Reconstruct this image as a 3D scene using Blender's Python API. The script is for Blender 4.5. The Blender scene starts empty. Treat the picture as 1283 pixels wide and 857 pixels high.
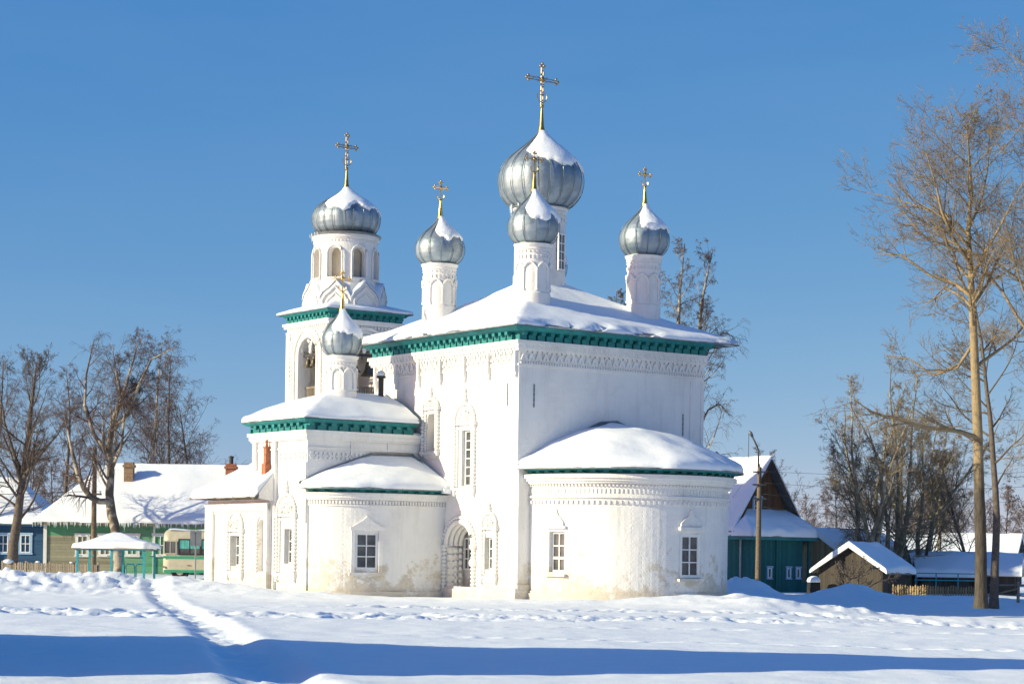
import bpy, math, random
import numpy as np
from mathutils import Vector, Matrix
random.seed(7); rng = np.random.default_rng(7)
scene = bpy.context.scene
COL = scene.collection
rad = math.radians
PI = math.pi

# ------------------------------------------------------------------ camera frame used to survey the place
F = 2650.0; YH = 697.0; ROLL = 0.0148; CAMH = 1.74
CR, SR = math.cos(ROLL), math.sin(ROLL)
def survey(px, py, depth):
    """a sight line through the photograph followed out to a distance: world point"""
    dx, dy = px - 641.5, YH - py
    return Vector(((dx * CR - dy * SR) / F * depth, depth, CAMH + (dx * SR + dy * CR) / F * depth))

# ------------------------------------------------------------------ noise
def _h(ix, iy, s):
    n = (ix.astype(np.int64) * 374761393 + iy.astype(np.int64) * 668265263 + s * 974711) & 0x7fffffff
    n = ((n ^ (n >> 13)) * 1274126177) & 0x7fffffff
    return ((n ^ (n >> 16)) & 0xffff) / 65535.0
def vnoise(x, y, s=0):
    x = np.asarray(x, float); y = np.asarray(y, float)
    ix, iy = np.floor(x), np.floor(y); fx, fy = x - ix, y - iy
    fx = fx * fx * fx * (fx * (fx * 6 - 15) + 10); fy = fy * fy * fy * (fy * (fy * 6 - 15) + 10)
    a = _h(ix, iy, s); b = _h(ix + 1, iy, s); c = _h(ix, iy + 1, s); d = _h(ix + 1, iy + 1, s)
    return (a + (b - a) * fx) * (1 - fy) + (c + (d - c) * fx) * fy - 0.5
def fbm(x, y, s=0, o=4, g=0.5):
    t = 0; a = 1.0; f = 1.0
    for k in range(o):
        t = t + a * vnoise(x * f + 17.3 * k, y * f - 9.1 * k, s + k); a *= g; f *= 2.03
    return t
def smooth(e0, e1, v):
    t = np.clip((v - e0) / (e1 - e0), 0, 1); return t * t * (3 - 2 * t)

# ------------------------------------------------------------------ mesh builder
class MB:
    def __init__(s, T=None): s.v = []; s.f = []; s.T = T
    def P(s, p):
        p = Vector(p)
        if s.T is not None: p = s.T(p)
        s.v.append(p); return len(s.v) - 1
    def face(s, *pts): s.f.append([s.P(p) for p in pts])
    def box(s, a, b, taper=0.0):
        x0, y0, z0 = a; x1, y1, z1 = b; i = len(s.v); t = taper
        for p in ((x0, y0, z0), (x1, y0, z0), (x1, y1, z0), (x0, y1, z0), (x0 + t, y0 + t, z1), (x1 - t, y0 + t, z1), (x1 - t, y1 - t, z1), (x0 + t, y1 - t, z1)): s.P(p)
        for q in ((0, 3, 2, 1), (4, 5, 6, 7), (0, 1, 5, 4), (1, 2, 6, 5), (2, 3, 7, 6), (3, 0, 4, 7)): s.f.append([i + k for k in q])
    def prism(s, poly, d0, d1, plane='uz'):
        """polygon in (u,z) pushed along n from d0 to d1"""
        n = len(poly); i = len(s.v)
        for d in (d0, d1):
            for (u, z) in poly: s.P((u, d, z))
        s.f.append([i + k for k in range(n)]); s.f.append([i + n + k for k in reversed(range(n))])
        for k in range(n): s.f.append([i + k, i + (k + 1) % n, i + n + (k + 1) % n, i + n + k])
    def tube(s, pts, r, k=6, cap=True):
        pts = [Vector(p) for p in pts]; n = len(pts)
        rr = r if isinstance(r, (list, tuple)) else [r] * n
        i = len(s.v)
        for j, p in enumerate(pts):
            t = (pts[min(j + 1, n - 1)] - pts[max(j - 1, 0)]).normalized()
            a = t.cross(Vector((0, 0, 1)) if abs(t.z) < 0.9 else Vector((1, 0, 0))).normalized(); b = t.cross(a)
            for q in range(k):
                an = 2 * PI * q / k; s.P(p + (a * math.cos(an) + b * math.sin(an)) * rr[j])
        for j in range(n - 1):
            for q in range(k):
                s.f.append([i + j * k + q, i + j * k + (q + 1) % k, i + (j + 1) * k + (q + 1) % k, i + (j + 1) * k + q])
        if cap:
            s.f.append([i + q for q in reversed(range(k))]); s.f.append([i + (n - 1) * k + q for q in range(k)])
    def lathe(s, prof, k=16, c=(0, 0), a0=0.0, a1=2 * PI, cap=True):
        full = abs(a1 - a0 - 2 * PI) < 1e-6; m = k if full else k + 1; i = len(s.v)
        for (r, z) in prof:
            for q in range(m):
                an = a0 + (a1 - a0) * q / k; s.P((c[0] + r * math.cos(an), c[1] + r * math.sin(an), z))
        for j in range(len(prof) - 1):
            for q in range(k):
                q2 = (q + 1) % m if full else q + 1
                s.f.append([i + j * m + q, i + j * m + q2, i + (j + 1) * m + q2, i + (j + 1) * m + q])
        if cap and full:
            s.f.append([i + q for q in reversed(range(k))]); s.f.append([i + (len(prof) - 1) * m + q for q in range(k)])
    def ball(s, c, r, k=8, m=6, sz=1.0):
        s2 = [(max(1e-3, r * math.sin(PI * j / m)), c[2] - r * sz * math.cos(PI * j / m)) for j in range(m + 1)]
        s.lathe(s2, k, (c[0], c[1]))
    def grid(s, A, close=False):
        R_, C_ = A.shape[:2]; i = len(s.v)
        for r in range(R_):
            for c in range(C_): s.P(A[r, c])
        for r in range(R_ - 1):
            for c in range(C_ - (0 if close else 1)):
                c2 = (c + 1) % C_
                s.f.append([i + r * C_ + c, i + r * C_ + c2, i + (r + 1) * C_ + c2, i + (r + 1) * C_ + c])
    def build(s, name, mat, parent=None, smooth=False, angle=None, loc=None):
        me = bpy.data.meshes.new(name); me.from_pydata([tuple(v) for v in s.v], [], s.f); me.update()
        return link(name, me, mat, parent, smooth, angle, loc)
def link(name, me, mat, parent=None, smooth=False, angle=None, loc=None):
    me.materials.append(mat)
    if smooth or angle:
        me.polygons.foreach_set('use_smooth', [True] * len(me.polygons))
        if angle:
            try: me.set_sharp_from_angle(angle=rad(angle))
            except Exception: pass
    o = bpy.data.objects.new(name, me); COL.objects.link(o)
    if parent is not None: o.parent = parent
    if loc is not None: o.location = loc
    return o
def np_mesh(name, V, Fc):
    me = bpy.data.meshes.new(name); k = Fc.shape[1]
    me.vertices.add(len(V)); me.vertices.foreach_set('co', V.astype(np.float32).ravel())
    me.loops.add(Fc.size); me.loops.foreach_set('vertex_index', Fc.astype(np.int32).ravel())
    me.polygons.add(len(Fc)); me.polygons.foreach_set('loop_start', np.arange(0, Fc.size, k, dtype=np.int32))
    me.update(calc_edges=True); return me
def tag(o, label=None, cat=None, group=None, kind=None):
    if label: o['label'] = label
    if cat: o['category'] = cat
    if group: o['group'] = group
    if kind: o['kind'] = kind
    return o
def empty(name, loc, rz=0, **k):
    o = bpy.data.objects.new(name, None); COL.objects.link(o); o.location = loc; o.rotation_euler = (0, 0, rz); o.empty_display_size = 0.3
    return tag(o, **k)
def frame(ox, oy, oz, nx, ny):
    """local (u, n, z) -> parent coordinates; u is to the left seen from outside"""
    def T(p): return Vector((ox + ny * p.x + nx * p.y, oy - nx * p.x + ny * p.y, oz + p.z))
    return T

# ------------------------------------------------------------------ materials
def newmat(name):
    m = bpy.data.materials.new(name); m.use_nodes = True; nt = m.node_tree
    return m, nt, nt.nodes['Principled BSDF']
def N(nt, typ, **k):
    n = nt.nodes.new(typ)
    for a, b in k.items():
        if a.startswith('i_'): n.inputs[a[2:].replace('_', ' ')].default_value = b
        else: setattr(n, a, b)
    return n
def ramp(nt, fac, stops):
    r = nt.nodes.new('ShaderNodeValToRGB'); e = r.color_ramp.elements
    e[0].position, e[0].color = stops[0][0], (*stops[0][1], 1); e[1].position, e[1].color = stops[-1][0], (*stops[-1][1], 1)
    for p, c in stops[1:-1]:
        x = e.new(p); x.color = (*c, 1)
    nt.links.new(fac, r.inputs[0]); return r.outputs[0]
def mixc(nt, fac, a, b):
    m = nt.nodes.new('ShaderNodeMix'); m.data_type = 'RGBA'
    for sock, v in ((m.inputs[0], fac), (m.inputs[6], a), (m.inputs[7], b)):
        if hasattr(v, 'is_output'): nt.links.new(v, sock)
        elif isinstance(v, (int, float)): sock.default_value = v
        else: sock.default_value = (*v, 1)
    return m.outputs[2]
def math_(nt, op, a, b=None, c=None, clamp=False):
    m = nt.nodes.new('ShaderNodeMath'); m.operation = op; m.use_clamp = clamp
    for i, v in enumerate((a, b, c)):
        if v is None: continue
        if hasattr(v, 'is_output'): nt.links.new(v, m.inputs[i])
        else: m.inputs[i].default_value = v
    return m.outputs[0]
def noise(nt, vec, scale, detail=4, rough=0.55):
    n = N(nt, 'ShaderNodeTexNoise', i_Scale=scale, i_Detail=detail, i_Roughness=rough)
    if vec is not None: nt.links.new(vec, n.inputs['Vector'])
    return n.outputs['Fac']
def bump(nt, b, h, strength, dist=0.02, prev=None):
    n = N(nt, 'ShaderNodeBump', i_Strength=strength, i_Distance=dist); nt.links.new(h, n.inputs['Height'])
    if prev is not None: nt.links.new(prev, n.inputs['Normal'])
    nt.links.new(n.outputs[0], b.inputs['Normal']); return n.outputs[0]
def objc(nt): return nt.nodes.new('ShaderNodeTexCoord').outputs['Object']

def mat_snow(name, big=1.0, strength=0.35):
    m, nt, b = newmat(name); v = objc(nt)
    geo = nt.nodes.new('ShaderNodeNewGeometry').outputs['Position']
    n1 = noise(nt, geo, 9 * big, 6, 0.6); n2 = noise(nt, geo, 1.6 * big, 4, 0.5)
    c = ramp(nt, n2, [(0.3, (.81, .85, .88)), (0.7, (.86, .885, .90))])
    nt.links.new(c, b.inputs['Base Color']); b.inputs['Roughness'].default_value = 0.65
    b.inputs['Specular IOR Level'].default_value = 0.25
    mp = N(nt, 'ShaderNodeMapping'); nt.links.new(geo, mp.inputs[0]); mp.inputs['Scale'].default_value = (.9, 4.5, 4.5); mp.inputs['Rotation'].default_value = (0, 0, .35)
    n3 = noise(nt, mp.outputs[0], 1.2 * big, 5, 0.6); n4 = noise(nt, geo, 34 * big, 4, 0.7)
    p = bump(nt, b, n2, strength * .6, 0.12); p = bump(nt, b, n3, strength * .8, 0.05, p); p = bump(nt, b, n1, strength, 0.03, p); bump(nt, b, n4, strength * 1.2, 0.012, p)
    return m
def mat_white(name, base=(.78, .77, .745), peel=True):
    m, nt, b = newmat(name); v = objc(nt)
    sep = N(nt, 'ShaderNodeSeparateXYZ'); nt.links.new(v, sep.inputs[0])
    u = math_(nt, 'ADD', sep.outputs[0], sep.outputs[1])
    cb = N(nt, 'ShaderNodeCombineXYZ'); nt.links.new(u, cb.inputs[0]); nt.links.new(sep.outputs[2], cb.inputs[1])
    br = N(nt, 'ShaderNodeTexBrick'); nt.links.new(cb.outputs[0], br.inputs['Vector'])
    br.inputs['Scale'].default_value = 1.0; br.inputs['Brick Width'].default_value = 0.30; br.inputs['Row Height'].default_value = 0.09
    br.inputs['Mortar Size'].default_value = 0.012; br.inputs['Mortar Smooth'].default_value = 1.0
    br.inputs['Color1'].default_value = (1, 1, 1, 1); br.inputs['Color2'].default_value = (.8, .8, .8, 1); br.inputs['Mortar'].default_value = (0, 0, 0, 1)
    big = noise(nt, v, 0.45, 5, 0.6); mid = noise(nt, v, 2.6, 6, 0.65); fine = noise(nt, v, 14, 5, 0.6)
    col = ramp(nt, big, [(0.32, tuple(x * .88 for x in base)), (0.5, base), (0.72, tuple(min(.82, x * 1.05) for x in base))])
    if peel:
        # old limewash falls off low on the walls and lets the beige undercoat show
        zf = N(nt, 'ShaderNodeMapRange'); nt.links.new(sep.outputs[2], zf.inputs[0])
        for i, x in ((1, 0.1), (2, 3.6), (3, .17), (4, -0.12)): zf.inputs[i].default_value = x
        w = noise(nt, v, 0.9, 8, 0.72)
        k = math_(nt, 'ADD', w, zf.outputs[0])
        k2 = ramp(nt, k, [(0.575, (0, 0, 0)), (0.64, (1, 1, 1))])
        st = ramp(nt, mid, [(0.35, (.50, .43, .33)), (0.65, (.66, .61, .52))])
        col = mixc(nt, math_(nt, 'MULTIPLY', k2, 0.8), col, st)
        # dirty damp course at the foot
        zb = N(nt, 'ShaderNodeMapRange'); nt.links.new(sep.outputs[2], zb.inputs[0])
        for i, x in ((1, 0.05), (2, 0.9), (3, .30), (4, -0.2)): zb.inputs[i].default_value = x
        kb = ramp(nt, math_(nt, 'ADD', mid, zb.outputs[0]), [(0.62, (0, 0, 0)), (0.8, (1, 1, 1))])
        col = mixc(nt, math_(nt, 'MULTIPLY', kb, 0.6), col, (.50, .44, .36))
    mp = N(nt, 'ShaderNodeMapping'); nt.links.new(v, mp.inputs[0]); mp.inputs['Scale'].default_value = (3.2, 3.2, .28)
    sk_ = ramp(nt, noise(nt, mp.outputs[0], 1.0, 6, .7), [(0.52, (0, 0, 0)), (0.72, (1, 1, 1))])
    col = mixc(nt, math_(nt, 'MULTIPLY', sk_, 0.30), col, (.47, .45, .42))
    # fine grey scuffs
    sc = ramp(nt, mid, [(0.64, (0, 0, 0)), (0.78, (1, 1, 1))])
    col = mixc(nt, math_(nt, 'MULTIPLY', sc, 0.32), col, (.50, .48, .45))
    nt.links.new(col, b.inputs['Base Color']); b.inputs['Roughness'].default_value = 0.9; b.inputs['Specular IOR Level'].default_value = 0.15
    p = bump(nt, b, br.outputs['Color'], 0.30 if peel else 0.10, 0.02)
    p = bump(nt, b, mid, 0.55, 0.06, p); bump(nt, b, fine, 0.25, 0.015, p)
    return m
def mat_paint(name, base, var=0.25, rough=0.55, scale=3.0, wear=None, metallic=0.0, bumpk=0.15):
    m, nt, b = newmat(name); v = objc(nt)
    n = noise(nt, v, scale, 6, 0.65)
    col = ramp(nt, n, [(0.3, tuple(x * (1 - var) for x in base)), (0.7, tuple(min(.9, x * (1 + var)) for x in base))])
    if wear:
        w = ramp(nt, noise(nt, v, scale * 2.3, 7, 0.7), [(0.60, (0, 0, 0)), (0.68, (1, 1, 1))])
        col = mixc(nt, math_(nt, 'MULTIPLY', w, 0.7), col, wear)
    nt.links.new(col, b.inputs['Base Color']); b.inputs['Roughness'].default_value = rough; b.inputs['Metallic'].default_value = metallic
    if bumpk: bump(nt, b, n, bumpk, 0.02)
    return m
def mat_plank(name, base, pitch=0.16, axis=2, var=0.3, wear=None, top=None, ztop=0):
    """boards: grooves at a pitch along an axis, each board its own tone"""
    m, nt, b = newmat(name); v = objc(nt)
    sep = N(nt, 'ShaderNodeSeparateXYZ'); nt.links.new(v, sep.inputs[0])
    c = sep.outputs[axis] if axis == 2 else math_(nt, 'ADD', sep.outputs[0], sep.outputs[1])
    q = math_(nt, 'DIVIDE', c, pitch); fr = math_(nt, 'FRACT', q); fl = math_(nt, 'FLOOR', q)
    wn = N(nt, 'ShaderNodeTexWhiteNoise', noise_dimensions='1D'); nt.links.new(fl, wn.inputs['W'])
    n = noise(nt, v, 5, 6, 0.7); n0 = noise(nt, v, 0.6, 4, 0.6)
    f = math_(nt, 'ADD', math_(nt, 'MULTIPLY', wn.outputs[0], 0.5), math_(nt, 'MULTIPLY', n, 0.6))
    col = ramp(nt, f, [(0.15, tuple(x * (1 - var) for x in base)), (0.85, tuple(x * (1 + var) for x in base))])
    if wear:
        w = ramp(nt, n0, [(0.48, (0, 0, 0)), (0.56, (1, 1, 1))])
        col = mixc(nt, math_(nt, 'MULTIPLY', w, 0.8), col, wear)
    if top:
        zt = math_(nt, 'GREATER_THAN', sep.outputs[2], ztop); col = mixc(nt, zt, col, top)
    nt.links.new(col, b.inputs['Base Color']); b.inputs['Roughness'].default_value = 0.85; b.inputs['Specular IOR Level'].default_value = 0.2
    g = math_(nt, 'GREATER_THAN', fr, 0.12)
    p = bump(nt, b, g, 0.8, 0.02); bump(nt, b, n, 0.2, 0.01, p)
    return m
def mat_metal(name):
    """galvanised sheet: bluish, patchy, sheet by sheet"""
    m, nt, b = newmat(name); v = objc(nt)
    n = noise(nt, v, 1.6, 5, 0.6); n2 = noise(nt, v, 7, 5, 0.7)
    sp = N(nt, 'ShaderNodeTexVoronoi', i_Scale=1.9); nt.links.new(v, sp.inputs['Vector'])
    sc = N(nt, 'ShaderNodeSeparateColor'); nt.links.new(sp.outputs['Color'], sc.inputs[0])
    f = math_(nt, 'ADD', math_(nt, 'MULTIPLY', n, 0.75), math_(nt, 'MULTIPLY', sc.outputs[0], 0.25))
    col = ramp(nt, f, [(0.3, (.22, .275, .32)), (0.7, (.37, .435, .49))])
    ru = ramp(nt, n2, [(0.3, (.40,) * 3), (0.7, (.62,) * 3)])
    nt.links.new(col, b.inputs['Base Color']); nt.links.new(ru, b.inputs['Roughness']); b.inputs['Metallic'].default_value = 0.7
    bump(nt, b, n, 0.45, 0.06); return m
def mat_bark(name, base, patch=None, scale=6):
    m, nt, b = newmat(name); v = objc(nt)
    n = noise(nt, v, scale, 6, 0.7); n2 = noise(nt, v, 1.3, 4, 0.6)
    col = ramp(nt, n, [(0.3, tuple(x * .6 for x in base)), (0.7, tuple(x * 1.35 for x in base))])
    if patch:
        k = ramp(nt, n2, [(0.44, (0, 0, 0)), (0.54, (1, 1, 1))]); col = mixc(nt, k, col, patch)
    nt.links.new(col, b.inputs['Base Color']); b.inputs['Roughness'].default_value = 0.9; b.inputs['Specular IOR Level'].default_value = 0.2
    bump(nt, b, n, 0.6, 0.04); return m
M = {}
M['snow'] = mat_snow('snow_ground_mat', 1.0, 0.4)
M['rsnow'] = mat_snow('roof_snow_mat', 0.7, 0.35)
M['white'] = mat_white('limewash')
M['trim'] = mat_white('limewash_trim', (.76, .75, .725), False)
M['teal'] = mat_paint('teal_paint', (.008, .18, .185), 0.32, 0.6, 2.0, (.035, .24, .24))
M['metal'] = mat_metal('galvanised_sheet')
M['seam'] = mat_paint('dark_seam', (.16, .21, .23), 0.2, 0.5, 4, None, 0.6)
M['gold'] = mat_paint('gold_leaf', (.75, .47, .11), 0.2, 0.28, 8, None, 1.0, 0.05)
M['goldold'] = mat_paint('dull_gold', (.36, .25, .09), 0.25, 0.4, 8, None, 0.9, 0.05)
M['frame'] = mat_paint('window_white', (.74, .75, .74), 0.06, 0.5, 3)
def mat_glass():
    m, nt, b = newmat('window_glass'); v = objc(nt)
    n = noise(nt, v, 1.2, 3); col = ramp(nt, n, [(0.35, (.05, .055, .06)), (0.65, (.14, .14, .14))])
    nt.links.new(col, b.inputs['Base Color']); b.inputs['Roughness'].default_value = 0.2; b.inputs['Specular IOR Level'].default_value = 0.35
    bump(nt, b, n, 0.15, 0.05); return m
M['glass'] = mat_glass()
M['flash'] = mat_paint('grey_flashing', (.20, .22, .23), 0.3, 0.5, 4, None, 0.5)
M['brick'] = mat_paint('red_brick', (.36, .13, .07), 0.4, 0.9, 9, (.5, .4, .33))
M['bronze'] = mat_paint('bell_bronze', (.16, .13, .09), 0.3, 0.45, 6, None, 0.8)
M['wood'] = mat_plank('grey_wood', (.22, .19, .15), 0.14, 0, 0.35)
M['woodh'] = mat_plank('grey_boards', (.24, .21, .16), 0.16, 2, 0.3)
M['pole'] = mat_bark('weathered_pole', (.20, .15, .10), None, 9)
M['iron'] = mat_paint('dark_iron', (.06, .06, .065), 0.3, 0.6, 5, None, 0.4)
M['panel'] = mat_paint('blank_opening', (.55, .47, .36), 0.15, 0.9, 2)
M['ice'] = mat_paint('icicle_ice', (.72, .80, .85), 0.05, 0.1, 3)
# ------------------------------------------------------------------ masonry helpers
class Path:
    """outline of a wall in plan; distance along it runs to the left seen from outside"""
    def __init__(s, pts, sharp=True):
        s.p = [Vector((a, b)) for a, b in pts]; s.c = [0]
        for a, b in zip(s.p, s.p[1:]): s.c.append(s.c[-1] + (b - a).length)
        s.L = s.c[-1]; s.sharp = sharp
    def __call__(s, d, off=0.0):
        d = min(max(d, 0), s.L)
        for k in range(len(s.p) - 1):
            if d <= s.c[k + 1] + 1e-9 or k == len(s.p) - 2: break
        t = (s.p[k + 1] - s.p[k]).normalized(); q = s.p[k] + t * (d - s.c[k]); n = Vector((-t.y, t.x))
        return q.x + n.x * off, q.y + n.y * off, n.x, n.y
    def T(s, d, z=0.0):
        x, y, nx, ny = s(d); return frame(x, y, z, nx, ny)
    def mitre(s):
        out = []
        for k in range(len(s.p)):
            ns = []
            for j in (k - 1, k):
                if 0 <= j < len(s.p) - 1:
                    t = (s.p[j + 1] - s.p[j]).normalized(); ns.append(Vector((-t.y, t.x)))
            if len(ns) == 1: out.append(ns[0])
            else:
                b = (ns[0] + ns[1]).normalized(); out.append(b / max(0.4, b.dot(ns[0])))
        return out
def wall(mb, path, z0, z1, ops=(), step=1.0, s0=0.0, s1=None):
    s1 = path.L if s1 is None else s1
    n = max(1, round((s1 - s0) / step)); S = {round(s0 + (s1 - s0) * i / n, 4) for i in range(n + 1)}
    for c in path.c:
        if s0 < c < s1: S.add(round(c, 4))
    Z = {z0, z1}
    for o in ops:
        S |= {round(o['s0'], 4), round(o['s1'], 4)}; o['top'] = o['z1'] + ((o['s1'] - o['s0']) / 2 * o.get('rise', 1.0) if o.get('arch') else 0)
        Z |= {o['z0'], o['top']}
    S = sorted(S); Z = sorted(Z)
    def p(s, z, off=0): x, y, _, _ = path(s, off); return (x, y, z)
    for a, b in zip(S, S[1:]):
        for c, d in zip(Z, Z[1:]):
            ms, mz = (a + b) / 2, (c + d) / 2
            if any(o['s0'] < ms < o['s1'] and o['z0'] < mz < o['top'] for o in ops): continue
            mb.face(p(a, c), p(b, c), p(b, d), p(a, d))
    for o in ops:
        a, b, c, d, t = o['s0'], o['s1'], o['z0'], o['z1'], o['top']; m = (a + b) / 2
        old = mb.T; mb.T = path.T(m); D = -o['depth']; h = (b - a) / 2
        mb.face((-h, 0, c), (h, 0, c), (h, D, c), (-h, D, c))
        mb.face((-h, 0, c), (-h, D, c), (-h, D, d), (-h, 0, d)); mb.face((h, 0, c), (h, D, c), (h, D, d), (h, 0, d))
        if o.get('arch'):
            k = 16; r = o.get('rise', 1.0); A = [(-h * math.cos(PI * i / k), d + h * r * math.sin(PI * i / k)) for i in range(k + 1)]
            for i in range(k):
                (u0, y0), (u1, y1) = A[i], A[i + 1]
                mb.face((u0, 0, y0), (u1, 0, y1), (u1, D, y1), (u0, D, y0))
                mb.face((u0, 0, y0), (u1, 0, y1), (u1, 0, t), (u0, 0, t))
        else: mb.face((-h, 0, d), (h, 0, d), (h, D, d), (-h, D, d))
        if o.get('back'):
            mb.face((-h, D, c), (h, D, c), (h, D, t), (-h, D, t))
        mb.T = old
def boxes(mb, path, s0, s1, step, w, z0, z1, o0, o1, skew=0.0):
    n = max(1, int(round((s1 - s0) / step)))
    old = mb.T
    for i in range(n):
        mb.T = path.T(s0 + (i + .5) * (s1 - s0) / n)
        if skew: mb.prism([(-w / 2 - skew, z0), (w / 2 - skew, z0), (w / 2 + skew, z1), (-w / 2 + skew, z1)], o0, o1)
        else: mb.box((-w / 2, o0, z0), (w / 2, o1, z1))
    mb.T = old
def zigzag(mb, path, s0, s1, step, z0, z1, o0, o1):
    n = max(1, int(round((s1 - s0) / step))); st = (s1 - s0) / n; old = mb.T; t = 0.055
    for i in range(n):
        mb.T = path.T(s0 + (i + .5) * st); h = st / 2 - .004
        mb.prism([(-h, z0), (-h + 2 * t, z0), (t, z1), (-t, z1)], o0, o1)
        mb.prism([(h - 2 * t, z0), (h, z0), (t * .98, z1 - .003), (-t * .98, z1 - .003)], o0, o1 - .004)
    mb.T = old
def sweep(mb, path, prof, cap=True, ext0=0.0):
    P_ = path.p; Nn = path.mitre(); i = len(mb.v); m = len(prof)
    for p, n in zip(P_, Nn):
        for (o, z) in prof: mb.P((p.x + n.x * o, p.y + n.y * o, z))
    for k in range(len(P_) - 1):
        for j in range(m):
            j2 = (j + 1) % m
            mb.f.append([i + k * m + j, i + (k + 1) * m + j, i + (k + 1) * m + j2, i + k * m + j2])
    if cap:
        mb.f.append([i + j for j in range(m)]); mb.f.append([i + (len(P_) - 1) * m + j for j in reversed(range(m))])
def band(mb, path, z0, z1, o, o0=-0.05): sweep(mb, path, [(o0, z0), (o, z0), (o, z1), (o0, z1)])
def offset_pts(path, o):
    return [(p.x + n.x * o, p.y + n.y * o) for p, n in zip(path.p, path.mitre())]
def densify(pts, step):
    out = [pts[0]]
    for a, b in zip(pts, pts[1:]):
        n = max(1, int(math.dist(a, b) / step))
        for k in range(1, n + 1): out.append(tuple(a[j] + (b[j] - a[j]) * k / n for j in range(len(a))))
    return out
def roof(parent, name, eave, ridge, th=0.22, sag=0.0, seed=0, mat=None, rows=16, snow_in=0.0, rough=0.10, slide=None, close=False, snow=True, smat='rsnow'):
    """ruled roof between an eave line and a ridge line, both (x, y, z), with a blanket of snow on it"""
    E_ = np.array(eave, float); R_ = np.array(ridge, float); n = len(E_)
    t = np.linspace(0, 1, rows)[:, None, None]
    S = E_[None] * (1 - t) + R_[None] * t
    S[..., 2] -= sag * np.sin(PI * t[..., 0])
    mb = MB(); low = S[:1].copy(); low[..., 2] -= 0.055
    mb.grid(np.concatenate([low, S]), close)
    ro = mb.build(name, mat or M['flash'], parent, smooth=True, angle=40)
    if snow:
        rows2 = 30; tt = np.concatenate([[0.0, 0.0, .006, .018, .04], np.linspace(.07, 1, rows2 - 5)])
        t = tt[:, None, None]; A = E_[None] * (1 - t) + R_[None] * t
        A[..., 2] -= sag * np.sin(PI * t[..., 0])
        x, y = A[..., 0], A[..., 1]
        edge = np.array([-.02, .35, .66, .85, .96] + [1.0] * (rows2 - 5))[:, None]
        nn = fbm(x * .42, y * .42, seed, 2); n2 = fbm(x * 2.2, y * 2.2, seed + 9, 3)
        lump = fbm(x * 1.3 + 5, y * 1.3, seed + 31, 2)
        h = th * (0.85 + 0.55 * nn) * edge + rough * n2 * np.minimum(edge, 1) * (.22 + .5 * np.exp(-(tt[:, None] / .22) ** 2)) + 0.02
        h = np.maximum(h, 0.025)
        if slide is not None: h = np.where(slide(x, y, tt[:, None] + 0 * x, n2), -0.03, h)
        h[0] = -0.015
        sj = 0.55 * th * fbm(x[0] * 1.1, y[0] * 1.1, seed + 5, 3)
        d = (E_ - R_)[:, :2]; L = np.maximum(np.linalg.norm(d, axis=1), 1e-6); d = d / L[:, None]
        out = (snow_in + sj)
        k = np.array([1.0, 1.0, .7, .3, .1] + [0] * (rows2 - 5))[:, None]
        A[..., 0] += d[None, :, 0] * out * k; A[..., 1] += d[None, :, 1] * out * k
        A[..., 2] += h
        ms = MB(); ms.grid(A, close)
        # skirt ends so that the blanket reads as a solid
        if not close:
            B = E_[None] * (1 - t) + R_[None] * t; B[..., 2] -= 0.02 + sag * np.sin(PI * t[..., 0])
            for c in (0, n - 1): ms.grid(np.stack([A[:, c], B[:, c]], 1))
        ms.build('snow', M[smat], ro, smooth=True)
    return ro
# ------------------------------------------------------------------ windows
def window(parent, path, s, z0, z1, w, recess, cols, rows, label=None, fr=0.07, gap=False):
    """frame with glazing bars standing in its recess; glass is a sub-part"""
    T = path.T(s); f = MB(T); h = w / 2; d0, d1 = -recess - .02, -recess + .06
    f.box((-h, d0, z0), (-h + fr, d1, z1)); f.box((h - fr, d0, z0), (h, d1, z1))
    f.box((-h + fr, d0, z0), (h - fr, d1, z0 + fr)); f.box((-h + fr, d0, z1 - fr), (h - fr, d1, z1))
    b = .022; iw = (w - 2 * fr)
    for k in range(1, cols):
        x = -h + fr + iw * k / cols; f.box((x - b, d0 + .01, z0 + fr), (x + b, d1 - .012, z1 - fr))
    ih = z1 - z0 - 2 * fr
    for k in range(1, rows):
        z = z0 + fr + ih * k / rows; bb = .05 if gap and k in (rows // 2, ) else b
        f.box((-h + fr, d0 + .013, z - bb), (h - fr, d1 - .016, z + bb))
    wo = f.build('window', M['frame'], parent)
    g = MB(T); g.box((-h + .02, d0 - .03, z0 + .02), (h - .02, d0 + .016, z1 - .02)); g.build('pane', M['glass'], wo)
    if label: wo['label'] = label
    return wo
def bead_column(mb, u, n, z0, z1, r=0.10, pitch=0.16, amp=0.035):
    k = int((z1 - z0) / pitch * 4); prof = []
    for i in range(k + 1):
        z = z0 + (z1 - z0) * i / k; ph = ((z - z0) / pitch) % 1
        prof.append((r + amp * (abs(math.sin(PI * ph)) * 2 - 1), z))
    old = mb.T
    mb.lathe(prof, 9, (u, n))
def carving(mb, uc, zc, r, n0, seed, dens=26, arch=True):
    rn = random.Random(seed)
    for k in range(dens):
        a = rn.uniform(0.05, PI - .05); q = r * math.sqrt(rn.uniform(.02, .85))
        u, z = uc + q * math.cos(a), zc + q * math.sin(a) * 1.05
        a2 = rn.uniform(0, PI); L = r * rn.uniform(.12, .3)
        mb.tube([(u - L * math.cos(a2), n0, z - L * .7 * math.sin(a2)), (u + .03, n0 + .055, z), (u + L * math.cos(a2), n0, z + L * .7 * math.sin(a2))], r * rn.uniform(.06, .11), 5)
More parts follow.
